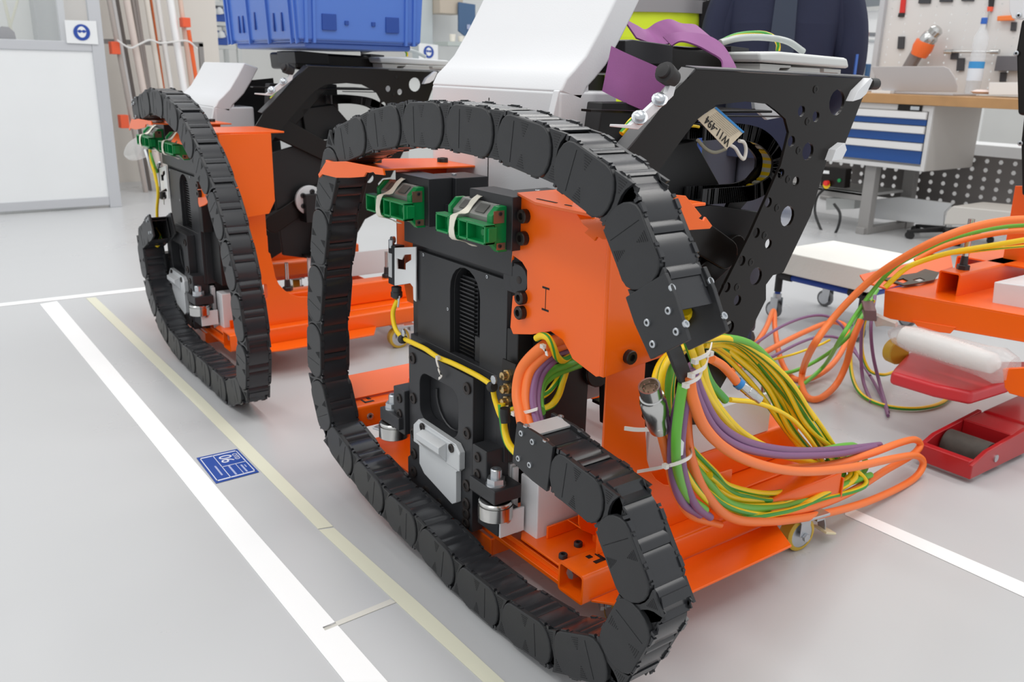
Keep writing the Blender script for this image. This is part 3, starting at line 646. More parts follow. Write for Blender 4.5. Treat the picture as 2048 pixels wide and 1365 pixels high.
# ------------------------------------------------------------------ black machine body standing on the cart
YP = 1.28
def make_body(label):
    t = thing('assembly_machine', label, 'machine', (1.6, 1.7, .17))
    OUT = [(1392, 140), (1740, 158), (1690, 288), (1672, 298), (1654, 318), (1622, 430), (1567, 545), (1546, 551), (1532, 570), (1532, 600), (1497, 670), (1462, 740), (1400, 850), (1336, 850), (1395, 680), (1440, 590), (1500, 470), (1562, 330), (1578, 265), (1571, 238), (1556, 224), (1535, 208), (1492, 203), (1432, 210), (1396, 238), (1372, 268), (1268, 410), (1200, 520), (1150, 480), (1235, 330), (1343, 187)]
    HOL = [(1674, 205, .030), (1632, 233, .013), (1603, 222, .013), (1616, 303, .021), (1583, 283, .013), (1562, 347, .012), (1592, 363, .012), (1537, 405, .012), (1575, 433, .025), (1513, 466, .012), (1537, 488, .012), (1512, 553, .0215), (1484, 522, .012), (1475, 601, .013), (1454, 575, .012), (1459, 655, .016), (1432, 640, .012)]
    hs = []
    for x, y, r in HOL:
        c = at(x, y, Y=YP); hs.append(circ(c, r, 'Y', 14))
    pn = part('side_panel', MB().prism(aY(YP, *OUT), (0, .007, 0), hs), BLACKP, t)
    for x, y in ((1631, 179), (1615, 243), (1597, 301), (1576, 359), (1554, 416), (1529, 471), (1502, 525), (1474, 575)):
        screw('screw', at(x, y, Y=YP), -YV, .009, .0015, pn, BLACKP)
    tp = aY(YP, (1392, 139), (1740, 157)); bar = aY(YP, (1232, 330), (1392, 140))
    fl = MB().prism([tp[0], tp[1], tp[1]+V((0, .03, .004)), tp[0]+V((0, .03, .004))], (0, 0, .004)).prism([bar[0], bar[1], bar[1]+V((-.003, .035, .003)), bar[0]+V((-.003, .035, .003))], (-.003, 0, .003))
    part('folded_edge', fl, mat('paler_black_edge', (66, 66, 68), .3, .2), t, .001)  # folded rim coloured paler than the black panel sheet
    # inner back wall, cross members and linkage arms
    part('back_plate', MB().prism([(1.25, 1.80, .20), (1.25, 1.80, 1.08), (1.45, 1.80, 1.10), (1.48, 1.80, .60), (1.45, 1.80, .30)], (0, .005, 0)), DARK, t)
    part('cross_member', MB().prism(aY(1.40, (1300, 222), (1545, 221), (1545, 226), (1300, 227)), (0, .3, 0)).prism(aY(1.38, (1440, 231), (1575, 232), (1575, 235), (1440, 234)), (0, .02, 0)), DARK, t, .002)
    part('cross_member', MB().box((1.36, YP+.01, .52), (1.42, 1.79, .64)), DARK, t, .003)
    def arm(p, q, w, y, name='link_arm', th=.03):
        p, q = V((p[0], y, p[1])), V((q[0], y, q[1])); d = (q-p).normalized(); n = V((-d.z, 0, d.x))
        P = [p+n*w*math.cos(a)-d*w*math.sin(a) for a in [i*math.pi/8 for i in range(9)]] + [q-n*w*.8*math.cos(a)+d*w*.8*math.sin(a) for a in [i*math.pi/8 for i in range(9)]]
        return part(name, MB().prism(P, (0, th, 0)), BLACKP, t, .004)
    # ribbed lower hull plate with the two curved struts
    hull = aY(1.36, (1205, 480), (1320, 430), (1420, 410), (1560, 430), (1420, 640), (1340, 850), (1210, 850))
    part('lower_hull', MB().prism(hull, (0, .02, 0)), DARK, t, .003)
    arm((1.27, .92), (1.62, .74), .045, 1.338); arm((1.24, .52), (1.66, .75), .040, 1.345); arm((1.30, .90), (1.50, 1.08), .05, 1.42); arm((1.45, .46), (1.72, .56), .035, 1.335)
    hb = part('hub_disc', MB().rev((1.39, 1.33, .612), -YV, [(0, .062), (.012, .062), (.014, .058)], 28), ALU, t)
    for k in range(5):
        a = k*2*math.pi/5; screw('screw', (1.39+.038*math.cos(a), 1.316, .612+.038*math.sin(a)), -YV, .011, .006, hb, BLACK)
    # motor box behind the panel, seen through the opening
    part('motor_box', MB().prism(aY(1.42, (1298, 300), (1390, 280), (1455, 395), (1300, 420)), (0, .2, 0)), DARK, t, .004)
    part('brace', MB().prism(aY(1.40, (1462, 400), (1530, 320), (1545, 345), (1480, 420), (1450, 425)), (0, .01, 0)), BLACKP, t)
    # small cable chain bent round inside the opening
    sc = spline(aY(1.385, (1395, 252), (1450, 250), (1505, 262), (1538, 295), (1543, 330), (1530, 368), (1490, 392), (1440, 398), (1385, 402)), 14)
    ch = part('small_chain', MB().ribbon(sc, (0, .05, 0), .004), CHAIN, t)
    rb = MB(); wr = MB(); yr = MB()
    for i in range(0, len(sc)-1):
        d = (sc[i+1]-sc[i]).normalized(); n = V((-d.z, 0, d.x))
        for yy in (1.36, 1.41): rb.obox(sc[i]-n*.012+V((0, yy-1.385, 0)), d*.0062, n*.018, YV*.003)
        if 30 < i < 98 and i % 4 == 0: (wr if i % 8 else yr).obox(sc[i]-n*.02+V((0, -.004, 0)), d*.006, n*.002, YV*.014)
    part('chain_cheek', rb, CHAIN, ch); part('cable_glimpse', wr, mat('pale_wire', (206, 206, 190), .5), ch); part('cable_glimpse', yr, C_YE, ch)
    # upper frame box on top of the body
    ub = MB().prism(aY(1.56, (1250, 85), (1262, 84), (1345, 90), (1500, 104), (1520, 128), (1500, 160), (1250, 150)), (0, .30, 0))
    part('top_box', ub, BLACKP, t, .012)
    part('top_box_cover', MB().prism(aY(1.557, (1250, 81), (1266, 79), (1346, 90), (1346, 130), (1250, 128)), (0, .2, 0)), BLACK, t, .003)
    part('black_tab', MB().prism(aY(1.557, (1462, 92), (1498, 97), (1498, 118), (1484, 117), (1462, 113)), (0, .1, 0)), BLACK, t, .001)
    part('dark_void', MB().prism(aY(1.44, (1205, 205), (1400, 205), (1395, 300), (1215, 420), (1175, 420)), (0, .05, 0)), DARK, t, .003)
    part('inner_bar', MB().prism(aY(1.36, (1182, 219), (1292, 223), (1292, 228), (1182, 224)), (0, .03, 0)), BLACKP, t)
    # pale steel edge guards on the rear edge
    for pl in ([(1742, 156), (1746, 160), (1733, 188), (1722, 198), (1706, 203), (1716, 182)], [(1690, 286), (1694, 300), (1684, 320), (1664, 322), (1672, 300)]):
        part('edge_guard', MB().prism(aY(1.26, *pl), (0, .03, 0)), WHITE, t, .001)
    part('bumper', MB().rev(at(1738, 168, Y=1.30), XV, [(0, .014), (.03, .014), (.034, .011)], 14), RUB, t)
    # white clamp strip with two screws and a rubber bumper on the sloping edge
    st = aY(YP-.02, (1227, 254), (1277, 259), (1347, 192), (1359, 148), (1351, 145), (1334, 186), (1322, 194), (1262, 250), (1228, 249))
    cs = part('clamp_strip', MB().prism(st, (0, .012, 0)), WHITE, t, .001)
    for x, y in ((1319, 200), (1279, 236)):
        c = at(x, y, Y=YP-.02); part('screw', MB().rev(c, V((-.5, -.6, .6)), [(0, .016), (.003, .016), (.0031, .011), (.010, .011), (.013, .007)], 14), ZINC, cs)
    bp = at(1345, 158, Y=YP-.01)
    part('bumper', MB().rev(bp, V((-.85, -.2, .35)), [(0, .018), (.034, .021), (.036, .014), (.045, .014), (.047, .005)], 18), RUB, t)
    bl = MB().tube(spline(aY(1.33, (1283, 232), (1266, 240), (1254, 254), (1244, 268)), 6), .007, 10, stripe=.1)
    part('earth_lead', bl, [C_YE, C_GN], t)
    # light grey electronics box on top right, with brackets below it
    gb = MB().prism(aY(1.46, (1518, 104), (1560, 103), (1696, 116), (1700, 137), (1520, 124)), (0, .34, 0))
    part('electronics_box', gb, mat('light_grey_enclosure', (214, 216, 214), .45), t, .008)
    gl = MB().prism(aY(1.47, (1520, 127), (1582, 131), (1582, 136), (1560, 136), (1555, 148), (1520, 143)), (0, .25, 0)).prism(aY(1.47, (1582, 134), (1640, 137), (1640, 150), (1570, 148)), (0, .2, 0)).prism(aY(1.47, (1648, 137), (1682, 139), (1681, 152), (1676, 152), (1676, 146), (1648, 144)), (0, .2, 0))
    part('box_bracket', gl, mat('bracket_grey', (190, 190, 186), .5), t, .001)
    part('panel_insert', MB().prism(aY(1.44, (1508, 203), (1563, 206), (1576, 232), (1535, 240), (1510, 218)), (0, .01, 0)), WHITE, t, .001)
    # hose and earth wire arching over the electronics box
    part('clear_hose', MB().tube(spline(aY(1.55, (1440, 86), (1480, 76), (1530, 75), (1575, 83), (1606, 103)), 8), .0085, 10), mat('cloudy_hose', (206, 212, 210), .25, trans=.3), t)
    part('earth_lead', MB().tube(spline(aY(1.56, (1440, 84), (1475, 70), (1520, 66), (1546, 74), (1556, 88), (1556, 102)), 8), .006, 10, stripe=.08), [C_YE, C_GN], t)
    # white skirt panel between body and cart
    part('skirt_panel', MB().box((1.36, 1.30, .262), (1.80, 1.31, .37)), WHITE, t, .002)
    part('foot_plate', MB().box((1.36, 1.29, .37), (1.56, 1.50, .378)), BLACKP, t, .001)
    return t
body1 = make_body('black perforated side panel machine on the nearer orange cart, under the purple strap')
def make_shield(label, top):
    t = thing('white_shield', label, 'machine cover', (1.3, 1.8, .33))
    yl, yr = 2.07, 1.533
    prof = [V((1.25, 0, 1.102))] + [V((p.x, 0, p.z)) for p in aY(yl, (873, 147), (887, 133), (907, 110), (931, 68), (952, 27), (965, 0))]
    prof.append(prof[-1]+(prof[-1]-prof[-2])*1.0)
    prof = [p for p in prof if p.z <= top]
    th = V((.062, 0, -.02))
    o = [V((p.x, yl, p.z)) for p in prof] + [V((p.x, yl, p.z))+th for p in reversed(prof)]
    part('curved_panel', MB().prism(o, (0, yr-yl, 0)), WHITE, t, .006)
    part('column', MB().prism([(1.25, yl, .36), (1.25, yl, 1.104), (1.42, yl, 1.104), (1.42, yl, .36)], (0, yr-yl, 0)), WHITE, t, .008)
    part('panel_lip', MB().prism([(1.23, yr+.004, 1.03), (1.25, yr+.004, 1.104), (1.335, yr+.004, 1.16), (1.335, yr+.004, 1.03)], (0, .02, 0)), WHITE, t, .002)
    return t
sh1 = make_shield('big white curved cover rising behind the nearer chain', 9)
# ------------------------------------------------------------------ copies on the farther machine
OFF = V((-.03, 2.0, 0))
cart2 = dup(cart1, OFF, 'farther orange steel cart under the machine with the blue crate', 'orange machine carts')
drive2 = dup(drive1, OFF, 'black drive unit inside the farther chain loop', 'black drive units')
br2 = make_bracket_right('orange bracket with notched front lip beside the farther chain loop', False); br2.location += OFF; br2['group'] = br1['group'] = bl1['group'] = 'orange chain brackets'
dup(bl1, (-.03, 1.72, 0), 'orange bracket at the far end of the farther chain loop, above the plastic bag', 'orange chain brackets')
for c in list(cart2.children):
    if c.name.startswith('fork_') and min(v[1] for v in c.bound_box) > .3: c.location += V((-.02, -.13, 0))
for c in list(drive2.children):
    if c.name.startswith('terminal_plate'):
        for g in list(c.children): bpy.data.objects.remove(g)
        bpy.data.objects.remove(c)
b2 = dup(body1, (.13, 2.2, -.018), 'black machine body carrying the blue crate', 'black machine bodies')
sh2 = make_shield('smaller white curved cover on the farther machine, left of the blue crate', 1.32)
sh2.location += V((0, 2.30, -.14)); sh1['group'] = sh2['group'] = 'white machine covers'; ch1['group'] = ch2['group'] = 'black cable chains'
# ------------------------------------------------------------------ limit sensors
def sensor(label, off, cable_label):
    t = thing('limit_sensor', label, 'sensor', V((1.06, 1.87, .55))+off)
    D = lambda *p: [q+off for q in aX(1.055, *p)]
    part('housing', MB().prism(D((776, 490), (789, 492), (789, 573), (776, 567)), (.03, 0, 0)), BLACK, t, .003)
    part('print_label', MB().prism([q-V((.0006, 0, 0)) for q in D((777.5, 506), (784, 508), (784, 556), (777.5, 553))], (.0005, 0, 0)), mat('label_paper', (200, 202, 204), .5), t)
    part('holder', MB().prism(D((789, 496), (831, 494), (831, 604), (827, 600), (826, 575), (820, 567), (789, 572)), (.004, 0, 0), [D((793, 517), (803, 520), (808, 510), (822, 509), (822, 520), (811, 527), (811, 540), (794, 538))]), WHITEG, t, .001)
    a = at(783, 480, X=1.06)+off; part('roller_pin', MB().cyl(a-ZV*.02, a, .008, 12).rev(a, XV, [(0, .009), (.008, .009)], 14), ZINC, t)
    a = at(793, 574, X=1.06)+off; part('cable_gland', MB().rev(a, -ZV, [(0, .013), (.012, .013), (.013, .015), (.026, .015), (.03, .010)], 10), BLACK, t)
    a = at(795, 595, X=1.06)+off; part('white_tab', MB().obox(a-ZV*.008, (.002, 0, 0), V((0, .008, .003)), V((0, -.004, .016))), WHITEG, t, .001)
    Pc = [(795, 600, 1.06), (786, 625, 1.05), (790, 655, 1.04), (803, 674, 1.035), (825, 686, 1.03), (850, 698, 1.03), (876, 715, 1.03), (905, 727, 1.028), (938, 743, 1.025), (965, 758, 1.022), (983, 773, 1.018), (990, 800, 1.02), (1000, 830, 1.02), (1008, 840, 1.03)]
    P = [at(x, y, X=d)+off for x, y, d in Pc]
    return t, P
s1, P1 = sensor('small black limit sensor with white holder on the nearer drive unit', V((0, 0, 0)), '')
s2, P2 = sensor('small black limit sensor with white holder on the farther drive unit', OFF, '')
s1['group'] = s2['group'] = 'limit sensors'
solo('sensor_cable', MB().tube(spline(P1, 8), .0062, 10), C_YE, 'yellow sensor cable draped across the nearer drive unit', 'cable')
P2 = [at(x, y, X=1.0) for x, y in ((300, 290), (302, 320), (310, 350), (316, 385), (314, 420), (316, 450), (325, 465))]
solo('sensor_cable', MB().tube(spline(P2, 8), .0065, 10), C_YE, 'yellow cable hanging down the left of the farther drive unit', 'cable')
def tie(pts, label, r=.0022, head=None, w=.0065):
    P = spline(pts, 6); mb = MB().ribbon(P, [V((0, 0, w)) if abs((P[min(i+1, len(P)-1)]-P[max(0, i-1)]).normalized().z) < .8 else V((0, w, 0)) for i in range(len(P))], .002)
    if head is not None: mb.obox(head, (.004, 0, 0), (0, .005, 0), (0, 0, .004))
    return solo('cable_tie', mb, TIE, label, 'cable tie')
for (x, y, d), lb in (((805, 677, 1.03), 'black rubber clip on yellow cable at left edge of drive unit'), ((984, 772, 1.012), 'black rubber clip on yellow cable beside the brass fittings')):
    c = at(x, y, X=d)
    o = thing('cable_clip', lb, 'clip', tuple(c), 'clips on the yellow cable')
    part('ring', MB().rev(c-YV*.008, YV+V((0, 0, -.3)), [(0, .009), (.003, .0115), (.013, .0115), (.016, .009)], 14), RUB, o)
    part('screw', MB().rev(c+V((-.002, -.012, .018)), -XV, [(0, .010), (.004, .010), (.006, .006)], 8), ZINC, o)
tie(aX(1.018, (876, 713), (872, 718), (876, 735), (882, 752), (877, 758)), 'white nylon tie holding yellow cable above the window', head=at(876, 716, X=1.016))
# ------------------------------------------------------------------ cables of the nearer machine
def cable(pts, r, m, label, stripe=None, per=10, group=None, ax='Y', n=10):
    P = [at(x, y, **{ax: d}) for x, y, d in pts]
    return solo('cable', MB().tube(spline(P, per), r, n, stripe=stripe), m, label, 'cable', group)
YG = [C_YE, C_GN]
# short arc from the drive unit into the lower chain clamp
cable([(1160, 672, 1.16), (1127, 677, 1.10), (1086, 694, 1.05), (1046, 735, 1.02), (1035, 783, 1.0), (1041, 824, .985), (1050, 862, .97), (1068, 885, .965)], .0125, C_OR, 'thick orange cable, outermost of the arc beside the brass fittings', ax='X')
cable([(1160, 684, 1.17), (1130, 690, 1.11), (1095, 706, 1.06), (1062, 741, 1.03), (1052, 790, 1.005), (1059, 836, .99), (1068, 865, .975), (1085, 888, .97)], .0105, C_OR, 'second orange cable, inside the outermost of the arc by the brass fittings', ax='X')
cable([(1155, 700, 1.18), (1128, 705, 1.12), (1100, 716, 1.07), (1075, 746, 1.04), (1066, 792, 1.01), (1071, 832, .99), (1082, 862, .98), (1095, 885, .975)], .0075, C_PU, 'outer violet cable of the short arc into the lower chain clamp', ax='X')
cable([(1155, 706, 1.19), (1129, 712, 1.13), (1107, 723, 1.08), (1083, 752, 1.05), (1074, 796, 1.02), (1079, 836, 1.0), (1090, 862, .985), (1105, 885, .98)], .0075, C_PU, 'inner violet cable of the short arc into the lower chain clamp', ax='X')
cable([(1160, 720, 1.18), (1140, 728, 1.13), (1105, 741, 1.09), (1084, 762, 1.06), (1079, 792, 1.04), (1082, 820, 1.02)], .008, C_GR, 'upper green cable fanning out under the orange bracket', ax='X')
cable([(1160, 730, 1.18), (1140, 737, 1.14), (1110, 749, 1.10), (1087, 770, 1.07), (1080, 800, 1.05), (1084, 826, 1.03)], .008, C_GR, 'lower green cable fanning out under the orange bracket', ax='X')
cable([(1073, 677, 1.04), (1083, 672, 1.04), (1096, 676, 1.04), (1106, 694, 1.05), (1114, 714, 1.07), (1126, 721, 1.10), (1140, 712, 1.14)], .0075, YG, 'yellow and green cable hooked over the orange cable arc', .05, ax='X')
cable([(1134, 735, 1.14), (1126, 762, 1.13), (1117, 790, 1.12), (1105, 809, 1.10), (1088, 817, 1.09), (1076, 810, 1.08)], .0075, YG, 'yellow and green cable looping low behind the violet arc', .05, ax='X')
cable([(1124, 742, 1.15), (1112, 765, 1.12), (1098, 784, 1.10), (1080, 796, 1.08)], .006, YG, 'thin yellow and green cable between two loops under the bracket', .05, ax='X')
cable([(1003, 808, 1.02), (1006, 840, 1.02), (1010, 868, 1.015), (1018, 890, 1.01), (1032, 906, 1.01), (1046, 918, 1.0)], .0085, YG, 'yellow and green cable running down to the lower chain clamp', .03, ax='X')
cable([(1010, 832, 1.02), (1024, 820, 1.03), (1040, 816, 1.05), (1060, 815, 1.07)], .006, YG, 'short yellow wire joining the clamp cable beside the fittings', .05, ax='X')
solo('cable', MB().tube(spline(aX(1.01, (1010, 817), (1010, 830), (1012, 846)), 5), .011, 10), C_BK, 'black heat shrink sleeve on wires below the brass fittings', 'sleeve')
tie(aX(.985, (1026, 829), (1040, 827), (1060, 823), (1076, 818)), 'white nylon tie around the orange arc above the lower clamp', head=at(1028, 828, X=.98), w=.007)
tie(aX(1.03, (1083, 692), (1090, 700), (1093, 712)), 'small white tie at the top of the orange arc', head=at(1086, 693, X=1.03))
# big coil: end strands leave the upper clamp and lie on the cart
def coil(turns, r, m, label, cx0, sx, oy, stripe=None, jit=0, ph=0, dY=0):
    # oval of pixels: right extreme, bottom, left, top
    K = [(1690+sx, 950+oy, 1.20+dY), (1640, 990+oy, 1.17+dY), (1560, 1018+oy, 1.14+dY), (1470, 1015+oy, 1.10+dY), (1400+cx0, 965+oy*.5, 1.06+dY), (1344+cx0, 880, 1.04+dY), (1320+cx0, 790, 1.03+dY), (1336+cx0, 712, 1.05+dY), (1400, 683-oy*.2, 1.10+dY), (1472+sx*.4, 688-oy*.5, 1.16+dY), (1546+sx*.5, 758-oy*.5, 1.20+dY), (1606+sx*.6, 848-oy*.4, 1.22+dY), (1662+sx*.7, 915, 1.22+dY)]
    n = len(K); P = []
    rnd = random.Random(jit)
    for k in range(int(turns*n)):
        x, y, d = K[(k+ph) % n]; P.append(at(x+rnd.uniform(-7, 7), y+rnd.uniform(-6, 6), Y=d+rnd.uniform(-.015, .015)))
    return solo('cable', MB().tube(spline(P, 9), r, 10, stripe=stripe), m, label, 'cable', 'coiled cables on the nearer cart')
LBC = 'yellow and green earth cable coiled on the right end of the nearer cart'
coil(1.9, .0080, YG, LBC, 0, 20, 5, .02, 1, 8)
coil(1.9, .0078, YG, LBC, 8, -10, -8, .03, 2, 8, .02)
coil(1.7, .0078, YG, LBC, 18, -35, -22, .025, 3, 9, .03)
coil(1.2, .0070, YG, LBC, -4, 40, 14, .02, 5, 10, -.02)
coil(1.6, .0074, YG, LBC, -14, 5, 0, .02, 11, 8, .015)
coil(1.1, .0074, YG, LBC, 2, 30, -30, .02, 13, 8, .05)
coil(.95, .0068, YG, LBC, 24, -60, -36, .03, 7, 8, .04)
coil(.9, .0085, C_GR, 'green cable coiled with the yellow ones on the nearer cart', 12, 52, 2, None, 9, 0, .0)
# strands dropping out of the upper clamp
cable([(1372, 622, .90), (1388, 660, .92), (1400, 712, .95), (1412, 770, .98), (1440, 822, 1.02), (1490, 872, 1.07), (1560, 908, 1.13), (1640, 932, 1.2), (1700, 960, 1.24)], .0095, C_YE, 'thick plain yellow cable dropping from the upper chain clamp')
cable([(1366, 635, .90), (1374, 680, .92), (1388, 720, .94), (1404, 770, .97), (1430, 815, 1.0), (1470, 860, 1.05), (1525, 894, 1.1), (1590, 915, 1.16)], .0075, YG, 'yellow and green cable left of the thick yellow one at the clamp', .02)
cable([(1376, 620, .91), (1388, 668, .93), (1402, 720, .97), (1420, 765, 1.0), (1450, 800, 1.03)], .0085, C_GN, 'dark green cable between two yellow ones leaving the clamp')
cable([(1384, 730, .95), (1400, 782, .96), (1432, 842, .98), (1478, 878, 1.01), (1540, 896, 1.06), (1610, 902, 1.12), (1690, 898, 1.18), (1760, 890, 1.24)], .0085, C_PU, 'upper violet cable sweeping right over the coil')
cable([(1380, 745, .94), (1396, 800, .95), (1428, 858, .97), (1474, 892, 1.0), (1536, 908, 1.05), (1600, 912, 1.1), (1680, 908, 1.16), (1750, 894, 1.22)], .0085, C_PU, 'lower violet cable sweeping right over the coil')
cable([(1378, 752, .93), (1386, 800, .93), (1412, 860, .95), (1462, 905, .98), (1530, 933, 1.02), (1610, 944, 1.07), (1700, 936, 1.12), (1785, 918, 1.17), (1832, 912, 1.2), (1846, 930, 1.2), (1822, 962, 1.19), (1740, 1002, 1.16), (1640, 1030, 1.13), (1540, 1044, 1.10), (1462, 1036, 1.07), (1410, 985, 1.04), (1380, 910, 1.01), (1372, 830, .98), (1376, 770, .95)], .0105, C_OR, 'thick orange cable forming the lowest, rightmost loop of the coil')
cable([(1560, 940, 1.12), (1660, 930, 1.16), (1740, 908, 1.19), (1800, 886, 1.22), (1830, 880, 1.24), (1840, 892, 1.24), (1822, 912, 1.23), (1770, 942, 1.21), (1700, 985, 1.17), (1620, 1016, 1.14), (1540, 1030, 1.12)], .0105, C_OR, 'second thick orange loop pointing right, above the lowest one')
cable([(1370, 765, .95), (1354, 815, .96), (1344, 880, .98), (1346, 950, 1.0), (1365, 1005, 1.03), (1400, 1030, 1.06)], .0085, C_PU, 'left violet cable hanging beside the metal connector')
cable([(1376, 780, .94), (1366, 840, .95), (1362, 900, .97), (1370, 960, 1.0), (1390, 1010, 1.03), (1420, 1035, 1.06)], .0085, C_PU, 'right violet cable with white print tag hanging by the connector')
cable([(1366, 768, .93), (1358, 820, .94), (1352, 880, .95), (1355, 940, .98), (1372, 990, 1.02), (1410, 1020, 1.05)], .009, C_GR, 'plain green cable hanging between two violet ones')
cable([(1640, 902, 1.18), (1690, 892, 1.2), (1715, 896, 1.22), (1732, 930, 1.24), (1720, 955, 1.24)], .0085, C_GR, 'short green loop on top of the coil at right')
cable([(1460, 800, 1.1), (1520, 808, 1.12), (1580, 836, 1.15), (1620, 880, 1.18), (1650, 930, 1.2)], .0055, C_YE, 'thin yellow cable crossing in front of the levelling stud')
o = solo('print_tag', MB().obox(at(1362, 893, Y=.955), (.006, 0, 0), (0, .001, 0), (0, 0, .018)), WHITEG, 'small white print tag on hanging violet cable', 'tag')
# connectors at cable ends
def connector(c, d, s, parent, pins=True):
    d = V(d).normalized()
    h = part('connector', MB().rev(c, d, [(0, .0135*s), (.012*s, .0155*s), (.03*s, .0155*s), (.031*s, .0165*s), (.055*s, .0165*s), (.057*s, .015*s), (.063*s, .015*s), (.064*s, .0135*s), (.082*s, .0135*s), (.082*s, .0115*s), (.072*s, .0115*s)], 24), STEEL, parent)
    part('pin_insert', MB().rev(c+d*.0721*s, d, [(0, .0112*s), (.001, .0112*s)], 20), COPPER, h)
    a = d.orthogonal().normalized(); b = d.cross(a); pn = MB()
    for k in range(6): pn.cyl(c+d*.072*s+(a*math.cos(k)+b*math.sin(k))*.007*s, c+d*.081*s+(a*math.cos(k)+b*math.sin(k))*.007*s, .0012, 6)
    part('pin', pn, STEEL, h)
c = at(1320, 858, Y=.99); tip = at(1298, 772, Y=.97)
t = thing('connector_cable', 'orange cable ending in an upright round metal plug on the orange upright', 'cable', tuple(c))
part('cable_sheath', MB().tube(spline([c]+[at(x, y, Y=d) for x, y, d in ((1328, 890, 1.0), (1338, 930, 1.02), (1350, 980, 1.05), (1380, 1030, 1.08), (1440, 1050, 1.1))], 8), .0085, 10), C_OR, t)
connector(c, tip-c, (tip-c).length/.082, t)
c = at(1474, 765, Y=1.06); tip = at(1522, 802, Y=1.03)
t = thing('connector_cable', 'short orange cable with blue sleeve and metal plug inside the coil', 'cable', tuple(c))
part('cable_sheath', MB().tube(spline([at(1422, 718, Y=1.02), at(1445, 732, Y=1.04), at(1462, 750, Y=1.05), c], 6), .009, 10), C_OR, t)
part('blue_sleeve', MB().cyl(c, c+(tip-c)*.18, .0115, 14), mat('blue_ring', (44, 130, 200), .4), t)
connector(c+(tip-c)*.15, tip-c, (tip-c).length/.1, t)
# strain relief comb with ties
sr = aY(.93, (1336, 700), (1362, 690), (1392, 770), (1388, 790), (1372, 790))
t = solo('strain_relief', MB().prism(sr, (0, .008, 0)), BLACK, 'black strain relief comb hanging below the upper chain clamp', 'cable holder', bevel=.001)
for k, (x, y) in enumerate(((1386, 722), (1379, 750), (1368, 770))):
    a = at(x, y, Y=.915); tie([a, a+V((.03, -.003, .008)), a+V((.055, .012, .016))], ('upper', 'middle', 'lowest')[k]+' white tie on the black strain relief comb', head=a+V((0, -.004, 0)), w=.007)
tie(aY(.93, (1401, 715), (1412, 712), (1424, 708)), 'white tie around the thick yellow cable', head=at(1420, 707, Y=.92), w=.007)
tie([at(x, y, Y=d) for x, y, d in ((1276, 944, 1.1), (1330, 934, .98), (1366, 922, .95), (1382, 910, .96), (1380, 898, 1.0))], 'long white tie holding the hanging cables to the upright', head=at(1331, 933, Y=.97), w=.007)
tie([at(x, y, Y=d) for x, y, d in ((1250, 857, 1.08), (1280, 860, 1.04), (1318, 858, .972), (1345, 852, .99))], 'white tie around the neck of the metal plug', w=.008)
# ------------------------------------------------------------------ purple lifting strap
PUR = mat('purple_webbing', (148, 84, 142), .6, var=.18, vscale=14, bump=.25, bscale=900)
PURD = mat('purple_webbing_edge', (84, 44, 96), .7)
t = thing('lifting_strap', 'crumpled purple lifting strap over the nearer machine body', 'strap', tuple(at(1400, 90, Y=1.6)))
def web(name, pts, widths, label=None):
    P = spline([at(x, y, Y=d) for x, y, d in pts], 7); W = spline([V(w) for w in widths], 7)
    o = part(name, MB().ribbon(P, W[:len(P)], .004), PUR, t); return o
web('strap_fall', [(1215, 138, 1.50), (1255, 158, 1.45), (1300, 178, 1.42), (1340, 196, 1.40)], [(.02, 0, .095)]*4)
hd = [(1258, 50, 1.62), (1285, 62, 1.62), (1310, 68, 1.62), (1336, 56, 1.6), (1360, 54, 1.58), (1384, 60, 1.58), (1412, 62, 1.6), (1416, 84, 1.62)]
web('strap_fold', [(x, y+8, d) for x, y, d in hd], [(0, .05, .045), (0, .05, .04), (0, .07, .035), (0, .08, .04), (0, .08, .05), (0, .08, .045), (0, .07, .04), (0, .06, .03)])
web('strap_fold', [(1335, 84, 1.52), (1360, 76, 1.5), (1400, 82, 1.48), (1430, 98, 1.46), (1452, 122, 1.44), (1458, 142, 1.42)], [(.0, .03, .02), (.02, .03, .02), (.045, .02, .025), (.06, .02, .02), (.062, .02, .0), (.062, .01, .0)])
# ------------------------------------------------------------------ hanging paper tag
tg = aY(1.292, (1432, 214), (1488, 264), (1453, 299), (1395, 238))
t = thing('paper_tag', 'dirty paper tag with handwritten number hanging in the panel opening', 'tag', tuple(tg[3]))
part('card', MB().prism(tg, (0, .0015, 0)), mat('soiled_card', (206, 192, 168), .8, var=.25, vscale=30), t)
e1_, e2_ = tg[0], tg[1]; dn = (tg[3]-tg[0]).normalized()
part('blue_edge', MB().prism([e1_-YV*.001, e2_-YV*.001, e2_+dn*.006-YV*.001, e1_+dn*.006-YV*.001], (0, -.0006, 0)), mat('blue_tag_edge', (50, 132, 196), .6), t)
INK = mat('black_ink', (18, 18, 20), .7)
ux = (tg[3]-tg[2]).normalized(); uy = V((-ux.z, 0, ux.x)); uy = uy if uy.dot(tg[0]-tg[3]) < 0 else -uy
ux2 = ux if ux.cross(uy).dot(-YV) > 0 else -ux
cc = tg[2].lerp(tg[3], .5)+(tg[0]-tg[3])*.28
text_mesh('W11-494', (tg[3]-tg[2]).length*.21, frame(cc-YV*.0015, ux2, uy, -YV), 'handwriting', INK, t)
sl = MB()
for k in range(6):
    q = tg[0].lerp(tg[3], .18+.09*k); sl.prism([q+(tg[1]-tg[0])*.12-YV*.0008, q+(tg[1]-tg[0])*.9-YV*.0008, q+(tg[1]-tg[0])*.9-YV*.0008+dn*.0012, q+(tg[1]-tg[0])*.12-YV*.0008+dn*.0012], (0, -.0004, 0))
part('ruled_line', sl, mat('faint_print', (166, 156, 140), .8), t)
lp = [at(x, y, Y=1.32) for x, y in ((1455, 288), (1470, 296), (1480, 312), (1488, 318), (1492, 300), (1488, 285), (1478, 282))]
